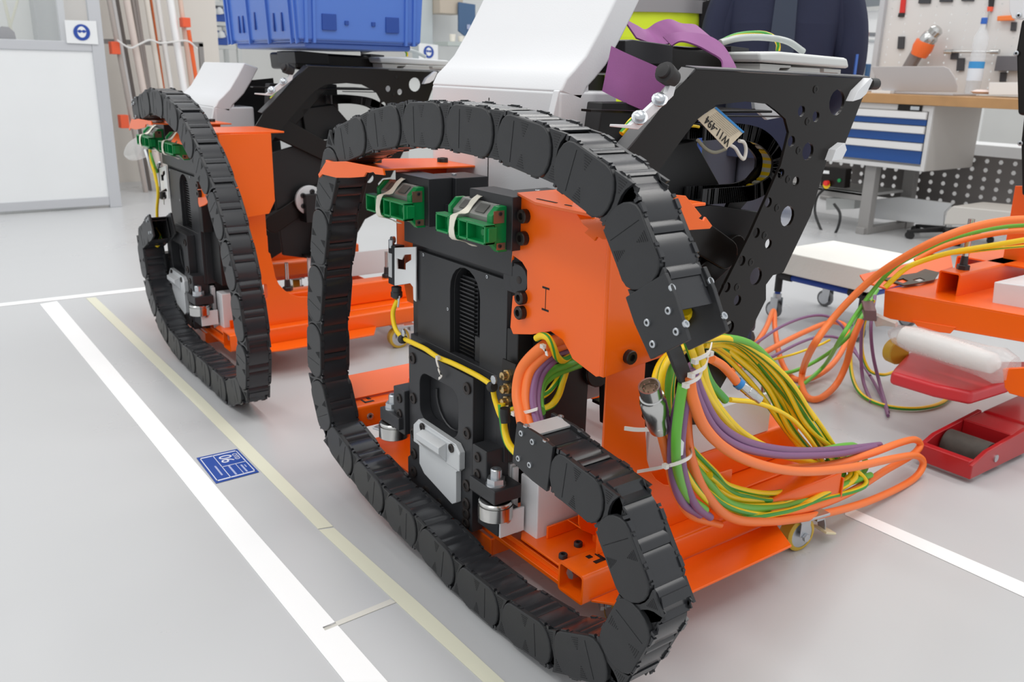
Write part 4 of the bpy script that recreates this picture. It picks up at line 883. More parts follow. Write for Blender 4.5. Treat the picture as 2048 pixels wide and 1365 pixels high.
part('wire_loop', MB().tube(spline(lp, 6), .004, 8), TIE, t)
cable([(1395, 280, 1.36), (1412, 298, 1.36), (1430, 305, 1.36), (1452, 298, 1.36)], .004, mat('grey_wire', (150, 146, 130), .5), 'thin grey wire sagging under the paper tag')
cable([(1360, 252, 1.36), (1385, 252, 1.36), (1398, 254, 1.36)], .003, C_YE, 'thin yellow wire behind the paper tag')
# ------------------------------------------------------------------ blue crate on the farther machine
def make_crate():
    z = at(640, 100, Y=3.5).z
    c0 = at(640, 100, Z=1.2) if False else None
    t = thing('stacking_crate', 'large blue plastic crate on top of the farther machine', 'crate', (1.72, 3.78, 1.205))
    # long side faces the camera from lower left corner to the near corner, then the short side runs right
    A, B, Cc = V((1.45, 4.2, 1.205)), V((1.45, 3.367, 1.205)), V((1.985, 3.367, 1.205)); D = A+Cc-B; zt = 1.68
    def ring(g, z): return [V((p.x+sx*g, p.y+sy*g, z)) for p, sx, sy in ((A, -1, 1), (B, -1, -1), (Cc, 1, -1), (D, 1, 1))]
    body = MB(); body.loft(ring(-.03, 1.205), ring(-.03, 1.233)).loft(ring(0, 1.233), ring(.02, zt))
    part('shell', body, BLUE, t, .012)
    part('foot_rim', MB().loft(ring(-.012, 1.227), ring(-.008, 1.24)), BLUE, t, .003)
    rb = MB()
    for u in (.04, .09, .36, .62, .90, .96):
        p = A.lerp(B, u); rb.obox(p+V((-.008, 0, .22)), (.010, 0, .004), (0, .006, 0), (-.010, 0, .20))
    for u in (.10, .86, .93, .04):
        p = B.lerp(Cc, u); rb.obox(p+V((0, -.008, .22)), (.006, 0, 0), (0, .01, 0), (0, -.010, .20))
    part('rib', rb, BLUE, t, .002)
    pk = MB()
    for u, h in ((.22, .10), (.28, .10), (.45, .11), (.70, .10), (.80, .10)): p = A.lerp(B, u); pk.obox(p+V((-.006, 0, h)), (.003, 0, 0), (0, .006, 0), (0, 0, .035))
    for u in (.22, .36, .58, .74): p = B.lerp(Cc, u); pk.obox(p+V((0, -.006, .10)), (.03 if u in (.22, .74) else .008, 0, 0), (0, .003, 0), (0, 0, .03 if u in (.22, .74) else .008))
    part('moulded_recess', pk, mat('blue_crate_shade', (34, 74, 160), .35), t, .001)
    return t
make_crate()
# ------------------------------------------------------------------ clear bag hanging at the farther chain end
bagm = mat('clear_poly_bag', (226, 226, 224), .25, alpha=.38, bump=.6, bscale=30)
bp = [at(x, y, X=1.0) for x, y in ((272, 262), (250, 280), (238, 320), (262, 330), (285, 322), (300, 300), (292, 270))]
ctr = sum(bp, V((0, 0, 0)))/len(bp); mb = MB()
mb.loft([p+V((-.03, 0, 0)) if i else p for i, p in enumerate(bp)], [ctr+(p-ctr)*.7+V((.06, 0, 0)) for p in bp])
bagob = solo('plastic_bag', mb, bagm, 'clear plastic bag hanging below the far orange bracket at left', 'bag')
sb = bagob.modifiers.new('sub', 'SUBSURF'); sb.levels = 2; sb.render_levels = 2
# small white wires at the left of the far drive unit
for k, (dx, m, lb) in enumerate(((0, WHITEG, 'white wire left of the far limit sensor'), (5, C_BK, 'black wire left of the far limit sensor'), (9, C_GR, 'green wire left of the far limit sensor'))):
    cable([(290+dx, 300, 1.0), (298+dx, 325, 1.0), (305+dx, 345, 1.02)], .005, m, lb, ax='X')
cable([(316, 455, .98), (324, 468, .98), (322, 480, .97), (312, 492, .95)], .011, YG, 'yellow and green cable entering the far lower chain clamp', .05, ax='X')
# ------------------------------------------------------------------ background left: partition, rods, shelves
FRM = mat('grey_aluminium_frame', (196, 198, 202), .4, .2); GLS = mat('clear_glass', (245, 248, 250), .05, alpha=.16)
PY = 7.65
t = thing('partition', 'white partition wall with glass top and grey aluminium frame at left', 'partition', (.2, PY, 0))
xr = at(243, 412, Y=PY).x
part('post', MB().box((xr-.09, PY-.02, 0), (xr, PY+.03, 2.6)), FRM, t, .004)
part('rail', MB().box((-2.2, PY-.018, 1.20), (xr-.09, PY+.028, 1.27)), FRM, t, .004)
part('rail', MB().box((-2.2, PY-.018, .02), (xr-.09, PY+.028, .09)), FRM, t, .004)
part('panel', MB().box((-2.2, PY-.006, .09), (xr-.09, PY+.006, 1.20)), WHITEG, t)
part('glass_pane', MB().box((-2.2, PY-.003, 1.27), (xr-.09, PY+.003, 2.6)), GLS, t)
def safety_sign(name, corners_, label):
    P = corners_; t = thing(name, label, 'sign', tuple((P[0]+P[2])/2), 'safety signs'); n = (P[1]-P[0]).cross(P[3]-P[0]).normalized()
    n = n if n.dot(EYE-P[0]) > 0 else -n
    part('board', MB().prism(P, -n*.004), WHITEG, t)
    u = (P[1]-P[0])/2; v = (P[3]-P[0])/2; c = (P[0]+P[2])/2+n*.002; s = min(u.length, v.length)*.72; u = u.normalized()*s; v = v.normalized()*s
    sb = mat('safety_blue', (38, 74, 160), .4); pl = lambda R, ox=0, oy=0, rx=1, ry=1, q=20: [c+u*(ox+R*rx*math.cos(2*math.pi*i/q))+v*(oy+R*ry*math.sin(2*math.pi*i/q)) for i in range(q)]
    part('disc', MB().prism(pl(1, q=28), n*.002), sb, t); c = c+n*.002
    part('head_symbol', MB().prism(pl(.62, 0, -.04, .85, 1.1), n*.001), WHITEG, t); c = c+n*.001
    g = MB().prism(pl(.24, -.25, -.12, 1, .8), n*.001).prism(pl(.24, .25, -.12, 1, .8), n*.001).prism([c+u*a+v*b for a, b in ((-.55, -.20), (.55, -.20), (.55, -.08), (-.55, -.08))], n*.0008)
    part('goggles_symbol', g, sb, t)
safety_sign('safety_sign', aY(PY-.03, (129, 40), (192, 42), (197, 89), (134, 86)), 'white sign with blue eye protection disc on the left glass partition')
# rods and pipes leaning in the rack behind
RC = [(218, 262, 9, (178, 168, 162), 'grey'), (228, 268, 10, (206, 204, 204), 'light grey'), (240, 280, 7, (120, 112, 108), 'dark grey'), (253, 296, 13, (220, 206, 198), 'pale'), (268, 306, 7, (150, 142, 138), 'grey'), (278, 312, 8, (168, 158, 154), 'dull'), (293, 330, 10, (222, 214, 204), 'cream'), (305, 338, 5, (190, 96, 48), 'rust orange'), (322, 357, 10, (250, 250, 248), 'white'), (340, 376, 14, (248, 248, 248), 'broad white'), (364, 394, 9, (228, 200, 184), 'pale pink')]
pn = ['first', 'second', 'third', 'fourth', 'fifth', 'sixth', 'seventh', 'eighth', 'ninth', 'tenth', 'eleventh']
RY = 8.4
for k, (xa, xb, wd, c, nm) in enumerate(RC):
    a = at(xa, 0, Y=RY); b = at(xb, 230, Y=RY); d = (a-b)/(a.z-b.z); r = wd/2*8.2/1754
    m = mat('rod_paint_%d' % k, c, .5, .1); dy = .05*(k % 3)
    solo('rod', MB().cyl(a-d*a.z+V((0, dy, .001)), a+d*(3.0-a.z)+V((0, dy, 0)), r, 10), m, 'tall %s rod in the rack, %s from the partition post' % (nm, pn[k]), 'rod', 'rods in the rack')
for k, (x, y, h) in enumerate(((229, 96, 22), (247, 243, 24), (370, 45, 17))):
    a = at(x, y, Y=RY-.005); s = 8.2/1754
    solo('rod_marker', MB().obox(a, (7.5*s, 0, 0), (0, .05, 0), (0, 0, h/2*s)), mat('orange_marker', (238, 96, 56), .5), 'orange clip on a rod, ' + ('upper one beside the partition post', 'lower one above the plastic bag', 'at the top right of the rack')[k], 'clip', bevel=.004)
a = at(377, 60, Y=RY-.04); b = at(391, 150, Y=RY-.04); d = (b-a)/(a.z-b.z)
solo('rod', MB().cyl(a, a+d*(a.z-.9), .018, 10), mat('orange_rod', (240, 104, 50), .45), 'bright orange rod at the right end of the rack', 'rod')
zt = at(300, 82, Y=RY-.1).z
solo('rod_rack', MB().box((at(200, 82, Y=RY).x, RY+.2, zt-.03), (at(420, 82, Y=RY).x, RY+.24, zt+.01)).box((at(420, 82, Y=RY).x-.04, RY+.2, 0), (at(420, 82, Y=RY).x, RY+.24, zt)).box((at(200, 82, Y=RY).x, RY+.2, 0), (at(200, 82, Y=RY).x+.04, RY+.24, zt)), mat('rack_bar_grey', (150, 148, 146), .5, .3), 'grey bar across the rack behind the leaning rods', 'rack')
ch = [at(x, y, Y=RY-.08) for x, y in ((234, 80), (248, 90), (262, 96), (280, 88), (300, 80), (320, 86), (345, 84), (375, 82), (395, 98))]
solo('rack_chain', MB().tube(spline(ch, 6), .008, 8), mat('white_plastic_chain', (228, 226, 224), .5), 'pale chain strung in front of the leaning rods', 'chain')
solo('rear_cladding', MB().box((at(120, 0, Y=9.2).x, 9.2, 0), (at(430, 0, Y=9.2).x, 9.25, 3.2)), mat('beige_cladding', (228, 222, 214), .7), 'beige cladding panel behind the rod rack', 'panel')
solo('cabinet', MB().box((at(66, 0, Y=8.6).x, 8.6, 0), (at(112, 0, Y=8.6).x, 9.1, 2.4)), mat('grey_cabinet', (150, 154, 152), .5), 'tall grey cabinet seen through the partition glass', 'cabinet', bevel=.01)
solo('locker', MB().box((at(-60, 0, Y=8.8).x, 8.8, 0), (at(64, 0, Y=8.8).x, 9.2, 2.5)), mat('pale_locker', (216, 218, 212), .5), 'pale locker left of the grey cabinet behind glass', 'cabinet', bevel=.01)
solo('trim_post', MB().box((at(113, 0, Y=8.3).x, 8.3, 0), (at(126, 0, Y=8.3).x, 8.36, 2.6)), FRM, 'bright metal post right of the grey cabinet behind glass', 'post')
hk = MB().tube(spline(aY(7.9, (8, 0), (14, 25), (20, 50), (24, 70)), 5), .012, 8).tube(spline(aY(7.9, (36, -2), (30, 20), (22, 48)), 5), .009, 8)
t = solo('cable_bundle', hk, mat('pale_lead', (196, 196, 170), .5), 'bundle of leads hanging behind the glass at far left', 'cable')
solo('cable_knot', MB().rev(at(10, 72, Y=7.9), -YV, [(0, .02), (.01, .055), (.03, .07), (.05, .05), (.06, .01)], 9), mat('dark_knot', (92, 88, 92), .7), 'dark tangle below the leads at far left', 'cable')
# shelf rack with blue bins
SY = 10.5
t = thing('shelf_rack', 'light grey shelf rack holding blue bins beside the big crate', 'shelf', tuple(V((at(420, 50, Y=SY).x, SY, 0))))
xs0, xs1 = at(402, 50, Y=SY).x, at(470, 50, Y=SY).x; SG = mat('shelf_grey', (214, 216, 214), .5)
for x, w_ in ((402, .05), (472, .05)):
    for yy in (0, .45): part('shelf_post', MB().box((at(x, 50, Y=SY).x, SY+yy, 0), (at(x, 50, Y=SY).x+w_, SY+yy+.05, 2.6)), SG, t)
zs = [at(430, y, Y=SY).z for y in (5, 45, 92)]
zs += [zs[2]-.35, zs[2]-.7]
for z in zs: part('shelf_board', MB().box((xs0-.25, SY, z-.03), (xs1, SY+.5, z+.01)), SG, t)
BB = mat('blue_bin', (44, 84, 170), .4)
for i, z in enumerate(zs[1:3]):
    for j, (x, n2) in enumerate(((392, 'left'), (435, 'right'))):
        X = at(x, 50, Y=SY).x; b = thing('storage_bin', 'blue bin with white parts, %s on the %s shelf of the rack' % (n2, 'upper' if i == 0 else 'lower'), 'bin', (X, SY+.1, z+.012), 'blue bins')
        part('shell', MB().prism([(X-.11, SY+.02, z+.012), (X-.11, SY+.02, z+.10), (X-.11, SY+.10, z+.17), (X-.11, SY+.4, z+.17), (X-.11, SY+.4, z+.012)], (.22, 0, 0)), BB, b, .004)
        part('contents', MB().rev((X-.04, SY+.03, z+.10), (.1, -.3, 1), [(0, .05), (.05, .045), (.08, .02)], 9).rev((X+.05, SY+.03, z+.10), (-.2, -.2, 1), [(0, .045), (.04, .04), (.07, .015)], 9), WHITEG, b)
solo('galvanised_post', MB().box((at(384, 50, Y=9.3).x, 9.3, 0), (at(394, 50, Y=9.3).x, 9.36, 2.8)), mat('galvanised', (176, 180, 178), .5, .5, var=.3, vscale=60), 'galvanised upright between the rods and the blue bins', 'post')
# items between the crate and the big white cover
CY = 9.0
solo('column', MB().box((at(841, 40, Y=CY).x, CY, 0), (at(866, 40, Y=CY).x, CY+.2, 3)), mat('pale_column', (196, 204, 206), .5), 'pale grey column right of the blue crate', 'column', bevel=.01)
zb = at(890, 29, Y=CY).z
t = solo('wall_box', MB().box((at(866, 20, Y=CY).x, CY-.15, zb), (at(912, 20, Y=CY).x, CY+.1, zb+.5)), mat('beige_box', (196, 184, 168), .5), 'beige wall cabinet above the small items', 'cabinet', bevel=.01)
solo('tall_panel', MB().box((at(864, 40, Y=CY+.3).x, CY+.3, 0), (at(1010, 40, Y=CY+.3).x, CY+.35, 3)), mat('pale_panel', (220, 222, 220), .6), 'pale panel behind the blue hanging board', 'panel')
solo('side_table', MB().box((at(896, 84, Y=CY-.5).x, CY-.5, at(920, 92, Y=CY-.5).z), (at(960, 84, Y=CY-.5).x, CY-.2, at(920, 84, Y=CY-.5).z)).box((at(900, 90, Y=CY-.4).x, CY-.4, 0), (at(900, 90, Y=CY-.4).x+.05, CY-.35, 1.2)), mat('table_grey', (190, 198, 194), .5), 'grey side table under the blue board', 'table')
t = thing('hanging_board', 'blue board with a white mark hung behind the big white cover', 'board', tuple(at(930, 70, Y=CY-.2)))
part('board', MB().prism(aY(CY-.2, (918, 4), (951, 9), (951, 66), (930, 72), (918, 62)), (0, .03, 0)), mat('slate_blue', (74, 104, 140), .5), t, .004)
part('mark', MB().prism(aY(CY-.21, (934, 49), (941, 49), (941, 60), (934, 58)), (0, .005, 0)), mat('pale_mark', (170, 180, 210), .5), t)
for k, (x, wd, hh) in enumerate(((905, 14, 15), (922, 14, 11))):
    p = at(x, 84, Y=CY-.3); s = 9/1754
    solo('cup', MB().rev(p+V((0, 0, .005)), ZV, [(0, wd/2*s*.8), (hh*s, wd/2*s), (hh*s, wd/2*s*.9), (.02, wd/2*s*.7)], 14), mat('cream_cup', (246, 240, 228), .5), ('left', 'right')[k]+' cream cup on the grey side table', 'cup')
sq = aY(CY-1.12, (838, 86), (876, 90), (876, 117), (838, 114)); zt = at(880, 122, Y=CY-1.2).z
safety_sign('safety_sign', [sq[0], sq[1], V((sq[2].x, sq[2].y, zt+.001)), V((sq[3].x, sq[3].y, zt+.001))], 'white sign with blue eye protection disc right of the crate')
zt = at(880, 122, Y=CY-1.2).z
solo('rear_counter', MB().box((at(810, 122, Y=CY-1.2).x, CY-1.2, zt-.06), (at(960, 122, Y=CY-1.2).x, CY-.6, zt)).box((at(815, 122, Y=CY-1.1).x, CY-1.1, 0), (at(955, 122, Y=CY-1.1).x, CY-.65, zt-.06)), mat('counter_grey', (206, 208, 206), .5), 'grey counter behind the two machines', 'counter', bevel=.005)

# ------------------------------------------------------------------ workbench on the right
BX = 6.0
bt, bb = 1.03, .965
WOOD = mat('beech_worktop', (176, 134, 88), .45, var=.22, vscale=7)
t = thing('workbench', 'wooden topped workbench with grey legs at right', 'workbench', (BX+.4, 3.4, 0))
y0, y1 = 1.6, 5.6
nb = 8
for i in range(nb): part('board', MB().box((BX+.1*i, y0, bb), (BX+.1*i+.0985, y1, bt)), WOOD, t, .002)
GL = mat('bench_leg_grey', (150, 148, 146), .45)
for y in (3.72, 5.3):
    for x in (BX+.08, BX+.62): part('leg', MB().box((x, y, 0), (x+.07, y+.09, bb)), GL, t, .004)
    part('foot_rail', MB().box((BX+.05, y+.01, .0), (BX+.75, y+.08, .05)), GL, t, .004)
part('stretcher', MB().box((BX+.1, 3.76, .24), (BX+.16, 5.35, .30)), GL, t, .004); part('shelf', MB().box((BX+.1, 3.78, .28), (BX+.6, 5.3, .30)), mat('bench_shelf', (182, 182, 180), .5), t)
# drawer cabinet hung below the top
DG = mat('drawer_cabinet_grey', (190, 187, 183), .45); DL = mat('drawer_light_strip', (222, 221, 220), .4); DB = mat('drawer_blue', (20, 72, 140), .4)
cy1, cy0 = 4.35, at(1866, 225, X=BX+.03).y; cz0 = .515
t = thing('drawer_cabinet', 'grey cabinet with blue drawers hung under the wooden worktop', 'drawer cabinet', (BX+.3, 3.8, cz0))
part('carcass', MB().box((BX+.05, cy0, cz0), (BX+.70, cy1, bb-.002)), DG, t, .004)
part('front_frame', MB().prism([(BX+.03, cy0, cz0), (BX+.03, cy0, bb-.002), (BX+.03, cy1, bb-.002), (BX+.03, cy1, cz0)], (.02, 0, 0), [[(BX+.03, cy0+.03, cz0+.03), (BX+.03, cy0+.03, bb-.044), (BX+.03, cy1-.03, bb-.044), (BX+.03, cy1-.03, cz0+.03)]]), mat('cabinet_frame', (206, 205, 204), .4), t, .002)
zz_ = [bb-.045, bb-.143, bb-.26, bb-.407]
for i in range(3):
    hi, lo = zz_[i], zz_[i+1]
    d = part('drawer', MB().box((BX+.026, cy0+.035, lo+.004), (BX+.045, cy1-.035, hi-.053)), DB, t, .002)
    part('handle_strip', MB().prism([(BX+.026, cy0+.035, hi-.053), (BX+.008, cy0+.035, hi-.048), (BX+.008, cy0+.035, hi-.004), (BX+.026, cy0+.035, hi-.001)], (0, cy1-cy0-.07, 0)), DL, d)
lk = part('lock_plate', MB().box((BX+.02, cy0+.08, bb-.043), (BX+.03, cy0+.26, bb-.004)), BLACKP, t, .002)
part('lock_button', MB().box((BX+.014, cy0+.095, bb-.036), (BX+.02, cy0+.16, bb-.012)), ZINC, lk)
# perforated sheet under the bench and pegboard above it
def perforated(name, X, ya, yb, za, zb, nx, nz, r, m, label, cat, edge=.04, skip=()):
    hs = []
    for i in range(nx):
        for j in range(nz):
            if (i, j) in skip: continue
            hs.append(circ((X, ya+edge+(yb-ya-2*edge)*i/(nx-1), za+edge+(zb-za-2*edge)*j/(nz-1)), r, 'X', 6))
    t = thing(name, label, cat, (X, (ya+yb)/2, za))
    part('sheet', MB().prism([(X, ya, za), (X, ya, zb), (X, yb, zb), (X, yb, za)], (.004, 0, 0), hs), m, t); return t
perforated('perforated_screen', BX+.75, 2.1, 4.7, .20, .60, 26, 6, .018, mat('screen_grey', (110, 106, 104), .5), 'grey perforated screen hanging under the worktop', 'screen', .035)
# bright things seen through its holes: a white low cabinet behind
solo('rear_cabinet', MB().box((BX+1.6, .8, 0), (BX+2.0, 5.5, .62)), mat('bright_white_unit', (246, 246, 246), .5), 'white low unit behind the perforated screen', 'cabinet')
pb = perforated('pegboard', BX+.78, 1.6, at(1762, 100, X=BX+.78).y, bt+.005, 2.0, 22, 16, .007, mat('pegboard_grey', (218, 216, 214), .5), 'light grey pegboard of tools above the workbench', 'pegboard', .05)
pe = at(1762, 100, X=BX+.78).y
part('frame_post', MB().box((BX+.74, pe, bt), (BX+.80, pe+.045, 2.2)), FRM, pb, .004)
PX = BX+.76
def pp(x, y, dx=0): return at(x, y, X=PX-dx)
def flat(name, pts, m, label, cat, th=.02, dx=0, bevel=.002): return solo(name, MB().prism([pp(x, y, dx) for x, y in pts], (th, 0, 0)), m, label, cat, bevel=bevel)
t = thing('screwdriver', 'red screwdriver hanging at the left edge of the pegboard', 'screwdriver', tuple(pp(1802, 20)))
part('handle', MB().prism([pp(x, y) for x, y in ((1802, -8), (1811, -8), (1808, 26), (1798, 26))], (.02, 0, 0)), mat('red_grip', (214, 44, 38), .4), t, .004)
part('end_cap', MB().prism([pp(x, y) for x, y in ((1797, 26), (1808, 26), (1806, 34), (1795, 34))], (.02, 0, 0)), RUB, t, .002)
for k, (x0, y0, x1, y1) in enumerate(((1838, -8, 1861, 7), (1880, -8, 1905, 4), (1924, -8, 1948, 2), (1796, 73, 1808, 98), (2022, 44, 2032, 62), (1914, 116, 1928, 142), (2000, 145, 2012, 164), (1902, 102, 1916, 119))):
    flat('peg_holder', [(x0, y0), (x1, y0), (x1-2, y1), (x0-2, y1)], mat('dark_grey_holder', (62, 62, 66), .5), ('wide dark holder top left of pegboard', 'second dark holder along the pegboard top', 'third dark holder along the pegboard top', 'small black holder near the left post of the pegboard', 'small black holder near the right edge of the pegboard', 'black holder left of the bottle label', 'black holder right of the bottle, below the grey tray', 'small black clip holding the long socket bar')[k], 'tool holder')
flat('tool_tray', [(1994, 112), (2046, 112), (2046, 142), (1988, 142)], mat('grey_tray', (104, 102, 106), .5), 'grey tool tray at the right of the pegboard', 'tray', .05, .04)
flat('orange_tool', [(1994, 32), (2026, 30), (2026, 41), (1993, 42)], mat('orange_grip', (244, 130, 60), .4), 'orange handled tool right of the bottle', 'tool', .03, .03, .006)
t = thing('screwdriver', 'long screwdriver with red collar hanging behind the bottle', 'screwdriver', tuple(pp(1980, 20)))
part('handle', MB().prism([pp(x, y) for x, y in ((1977, -8), (1988, -8), (1985, 14), (1976, 14))], (.02, 0, 0)), RUB, t, .003)
part('collar', MB().prism([pp(x, y) for x, y in ((1974, 13), (1985, 13), (1983, 23), (1974, 23))], (.02, 0, 0)), mat('red_collar', (240, 92, 60), .4), t, .003)
part('shaft', MB().cyl(pp(1979, 22), pp(1971, 60), .006, 8), STEEL, t)
t = thing('socket_bar', 'long steel socket bar across the pegboard behind the bottle', 'tool', tuple(pp(1940, 104)))
part('bar', MB().cyl(pp(1898, 103, .03), pp(1990, 104, .03), .009, 10), STEEL, t)
for x in (1897, 1990): part('socket', MB().rev(pp(x, 103.5, .03)+YV*.03, -YV, [(0, .017), (.06, .017)], 12), STEEL, t)
t = thing('angle_tool', 'orange and steel power tool leaning on the pegboard behind the laptop', 'tool', tuple(pp(1845, 90, .1)))
part('handle', MB().cyl(V((pp(1795, 160, .08).x, pp(1795, 160, .08).y, bt+.03)), pp(1843, 92, .1), .045, 12, .05), mat('tool_grey', (140, 132, 130), .4, .4), t)
part('guard', MB().rev(pp(1845, 96, .12), pp(1850, 80, .12)-pp(1838, 104, .12), [(-.06, .06), (.0, .075), (.05, .07)], 14), mat('orange_housing', (244, 112, 48), .4), t)
part('head', MB().rev(pp(1852, 84, .12), pp(1866, 68, .12)-pp(1852, 84, .12), [(0, .06), (.05, .06), (.07, .045), (.11, .05), (.13, .03)], 14), STEEL, t)
# bottle
bp_ = at(1945, 178, X=BX+.55); B0 = V((BX+.55, bp_.y, bt)); sc_ = .048
t = thing('water_bottle', 'clear water bottle with blue cap and label on the bench', 'bottle', tuple(B0))
hB = at(1958, 38, X=BX+.55).z-bt
part('bottle_body', MB().rev(B0+ZV*.001, ZV, [(0, .044), (.01, .05), (hB*.55, .05), (hB*.60, .046), (hB*.64, .052), (hB*.76, .05), (hB*.88, .022), (hB*.93, .018), (hB*.935, .016)], 20), mat('clear_bottle', (236, 240, 244), .08, alpha=.35, ior=1.33), t)
part('cap', MB().rev(B0+ZV*hB*.935, ZV, [(0, .021), (hB*.075, .021), (hB*.08, .018)], 16), mat('blue_cap', (44, 100, 190), .4), t)
part('label', MB().rev(B0+ZV*hB*.2, ZV, [(0, .0512), (hB*.2, .0512)], 20, cap=False), mat('label_white', (226, 232, 240), .5), t)
part('label_band', MB().rev(B0+ZV*hB*.36, ZV, [(0, .0516), (hB*.09, .0516)], 20, cap=False), mat('label_blue', (60, 150, 214), .5), t)
# laptop seen from behind
t = thing('laptop', 'open silver laptop on the bench seen from behind', 'laptop', (BX+.35, at(1810, 180, X=BX+.2).y, bt))
LX = BX+.20
q = [at(x, y, X=LX) for x, y in ((1764, 186), (1745, 140), (1747, 136), (1890, 136), (1900, 141), (1910, 158), (1914, 176), (1912, 187))]
zb0 = min(p.z for p in q)
q = [V((LX-.10*(p.z-zb0), p.y, p.z-zb0+bt+.012)) for p in q]
part('lid', MB().prism(q, (.012, 0, 0)), mat('laptop_silver', (186, 182, 182), .35, .3), t, .003)
ys = [p.y for p in q]
part('keyboard_base', MB().box((LX+.0, min(ys)+.02, bt+.001), (LX+.32, max(ys)-.10, bt+.014)), mat('laptop_silver', (186, 182, 182), .35, .3), t, .003)
flat('white_box', [(1978, 165), (2040, 165), (2040, 190), (1977, 190)], WHITEG, 'white box on the bench at the right edge', 'box', .2, .45)
solo('parts_bag', MB().rev(at(1962, 187, X=BX+.35), ZV, [(-.002, .05), (.012, .07), (.025, .03)], 9), mat('pinkish_bag', (236, 214, 206), .4), 'small pale bag lying right of the laptop', 'bag')
t = thing('monitor', 'small blue framed screen beyond the electronics box', 'screen', tuple(at(1715, 150, X=7.6)))
part('case', MB().prism(aX(7.6, (1698, 126), (1736, 128), (1733, 156), (1696, 152)), (.06, 0, 0)), mat('dark_blue_case', (44, 86, 128), .5), t, .006)
part('stand', MB().cyl((7.63, at(1715, 150, X=7.63).y, .0), (7.63, at(1715, 150, X=7.63).y, at(1715, 150, X=7.63).z), .03, 12).cyl((7.63, at(1715, 150, X=7.63).y, 0), (7.63, at(1715, 150, X=7.63).y, .03), .2, 16), GL, t)
part('face', MB().prism(aX(7.595, (1702, 131), (1731, 132), (1728, 153), (1700, 150)), (.004, 0, 0)), mat('grey_face', (170, 172, 170), .4), t)
solo('paper_stack', MB().box((BX+.15, at(1720, 178, X=BX).y, bt+.001), (BX+.45, at(1758, 178, X=BX).y, bt+.02)), WHITEG, 'white papers on the bench left of the laptop', 'paper')
# white hall machines behind, with sign
t = thing('white_machine', 'white machine with red and grey lettering far behind the bench', 'machine', (9.6, 6.2, 0))
part('housing', MB().box((9.6, at(1800, 60, X=9.6).y-.6, 0), (10.6, at(1700, 60, X=9.6).y+.6, at(1740, 20, X=9.6).z)), mat('machine_white', (240, 240, 238), .5), t, .02)
part('red_mark', MB().prism(aX(9.59, (1724, 64), (1737, 64), (1737, 72), (1724, 72)), (.005, 0, 0)), mat('sign_red', (214, 70, 60), .5), t)
part('grey_lettering', MB().prism(aX(9.59, (1738, 65), (1770, 66), (1770, 73), (1738, 72)), (.005, 0, 0)), mat('sign_grey', (130, 132, 136), .5), t)
part('shelf_edge', MB().prism(aX(9.58, (1705, 78), (1772, 80), (1772, 84), (1705, 82)), (.01, 0, 0)), mat('edge_grey', (190, 194, 194), .5), t)
part('window_strip', MB().prism(aX(9.5, (1706, -10), (1782, -10), (1778, 10), (1706, 16)), (.02, 0, 0)), mat('strip_grey', (128, 134, 138), .5), t)
part('blue_round_mark', MB().prism(circ(at(1757, 99, X=9.59), .055, 'X', 18), (.004, 0, 0), [circ(at(1757, 99, X=9.59), .035, 'X', 12)]), mat('safety_blue', (38, 74, 160), .4), t)
solo('rear_shelf_unit', MB().box((8.4, 6.4, 0), (9.0, 9.6, .95)).box((8.36, 6.4, .30), (8.4, 9.6, .34)).box((8.36, 6.4, .62), (8.4, 9.6, .66)), mat('blue_grey_unit', (62, 92, 164), .5), 'blue storage unit far behind the panel opening', 'cabinet', bevel=.004)
solo('hall_cabinet', MB().box((9.0, 9.4, 0), (9.6, 13, 2.2)), mat('pale_hall_cabinet', (222, 224, 224), .5), 'pale tall cabinet far behind the two people', 'cabinet', bevel=.01)
# under the bench: switch box, white sheet, swivel chair base
t = thing('switch_box', 'black switch box with red and yellow knob on the bench frame', 'switch', tuple(at(1670, 380, X=BX)))
part('case', MB().prism(aX(BX, (1643, 334), (1692, 338), (1688, 377), (1640, 372)), (.08, 0, 0)), BLACKP, t, .006)
kn = at(1654, 366, X=BX-.01); part('yellow_plate', MB().rev(kn+V((0, .0, -.015)), -XV, [(0, .03), (.006, .03)], 14), C_YE, t); part('red_knob', MB().rev(kn+V((-.006, -.01, .0)), -XV, [(0, .02), (.03, .02)], 12), mat('red_knob', (226, 48, 40), .4), t)
part('green_button', MB().rev(at(1679, 361, X=BX-.002), -XV, [(0, .014), (.008, .014)], 12), GREEN, t); part('tag_plate', MB().prism(aX(BX-.004, (1645, 341), (1658, 342), (1658, 348), (1645, 347)), (.004, 0, 0)), WHITEG, t)
cable([(1650, 376, BX+.02), (1634, 395, BX), (1630, 425, BX-.02), (1642, 460, BX-.05), (1655, 485, BX-.08)], .010, C_BK, 'black mains lead hanging below the switch box', ax='X')
cable([(1668, 408, BX-.02), (1680, 428, BX-.04), (1676, 455, BX-.06), (1662, 482, BX-.08)], .010, C_BK, 'second black lead looping beside the bench leg', ax='X')
cable([(1755, 335, BX+.2), (1748, 360, BX+.2), (1742, 382, BX+.2), (1732, 365, BX+.2), (1728, 350, BX+.2)], .010, C_BK, 'black lead looping beside the perforated screen', ax='X')
flat('parts_tray', [(1652, 396), (1710, 398), (1708, 418), (1652, 420)], mat('steel_tray', (206, 208, 206), .4, .3), 'pale tray on the low bench shelf', 'tray', .3, .5)
wq = aX(BX+.45, (1742, 400), (1800, 394), (1906, 407), (1888, 425), (1886, 452), (1740, 436))
solo('white_sheet', MB().prism(wq, (.02, 0, 0)), mat('white_sheet', (224, 226, 227), .5), 'white folded panel standing under the workbench', 'panel', bevel=.004)
solo('grey_box', MB().prism(aX(BX-.2, (1893, 424), (1905, 412), (2050, 426), (2050, 452), (1887, 450)), (.4, 0, 0)), mat('warm_grey_box', (196, 192, 186), .5), 'warm grey box under the perforated screen', 'box', bevel=.01)
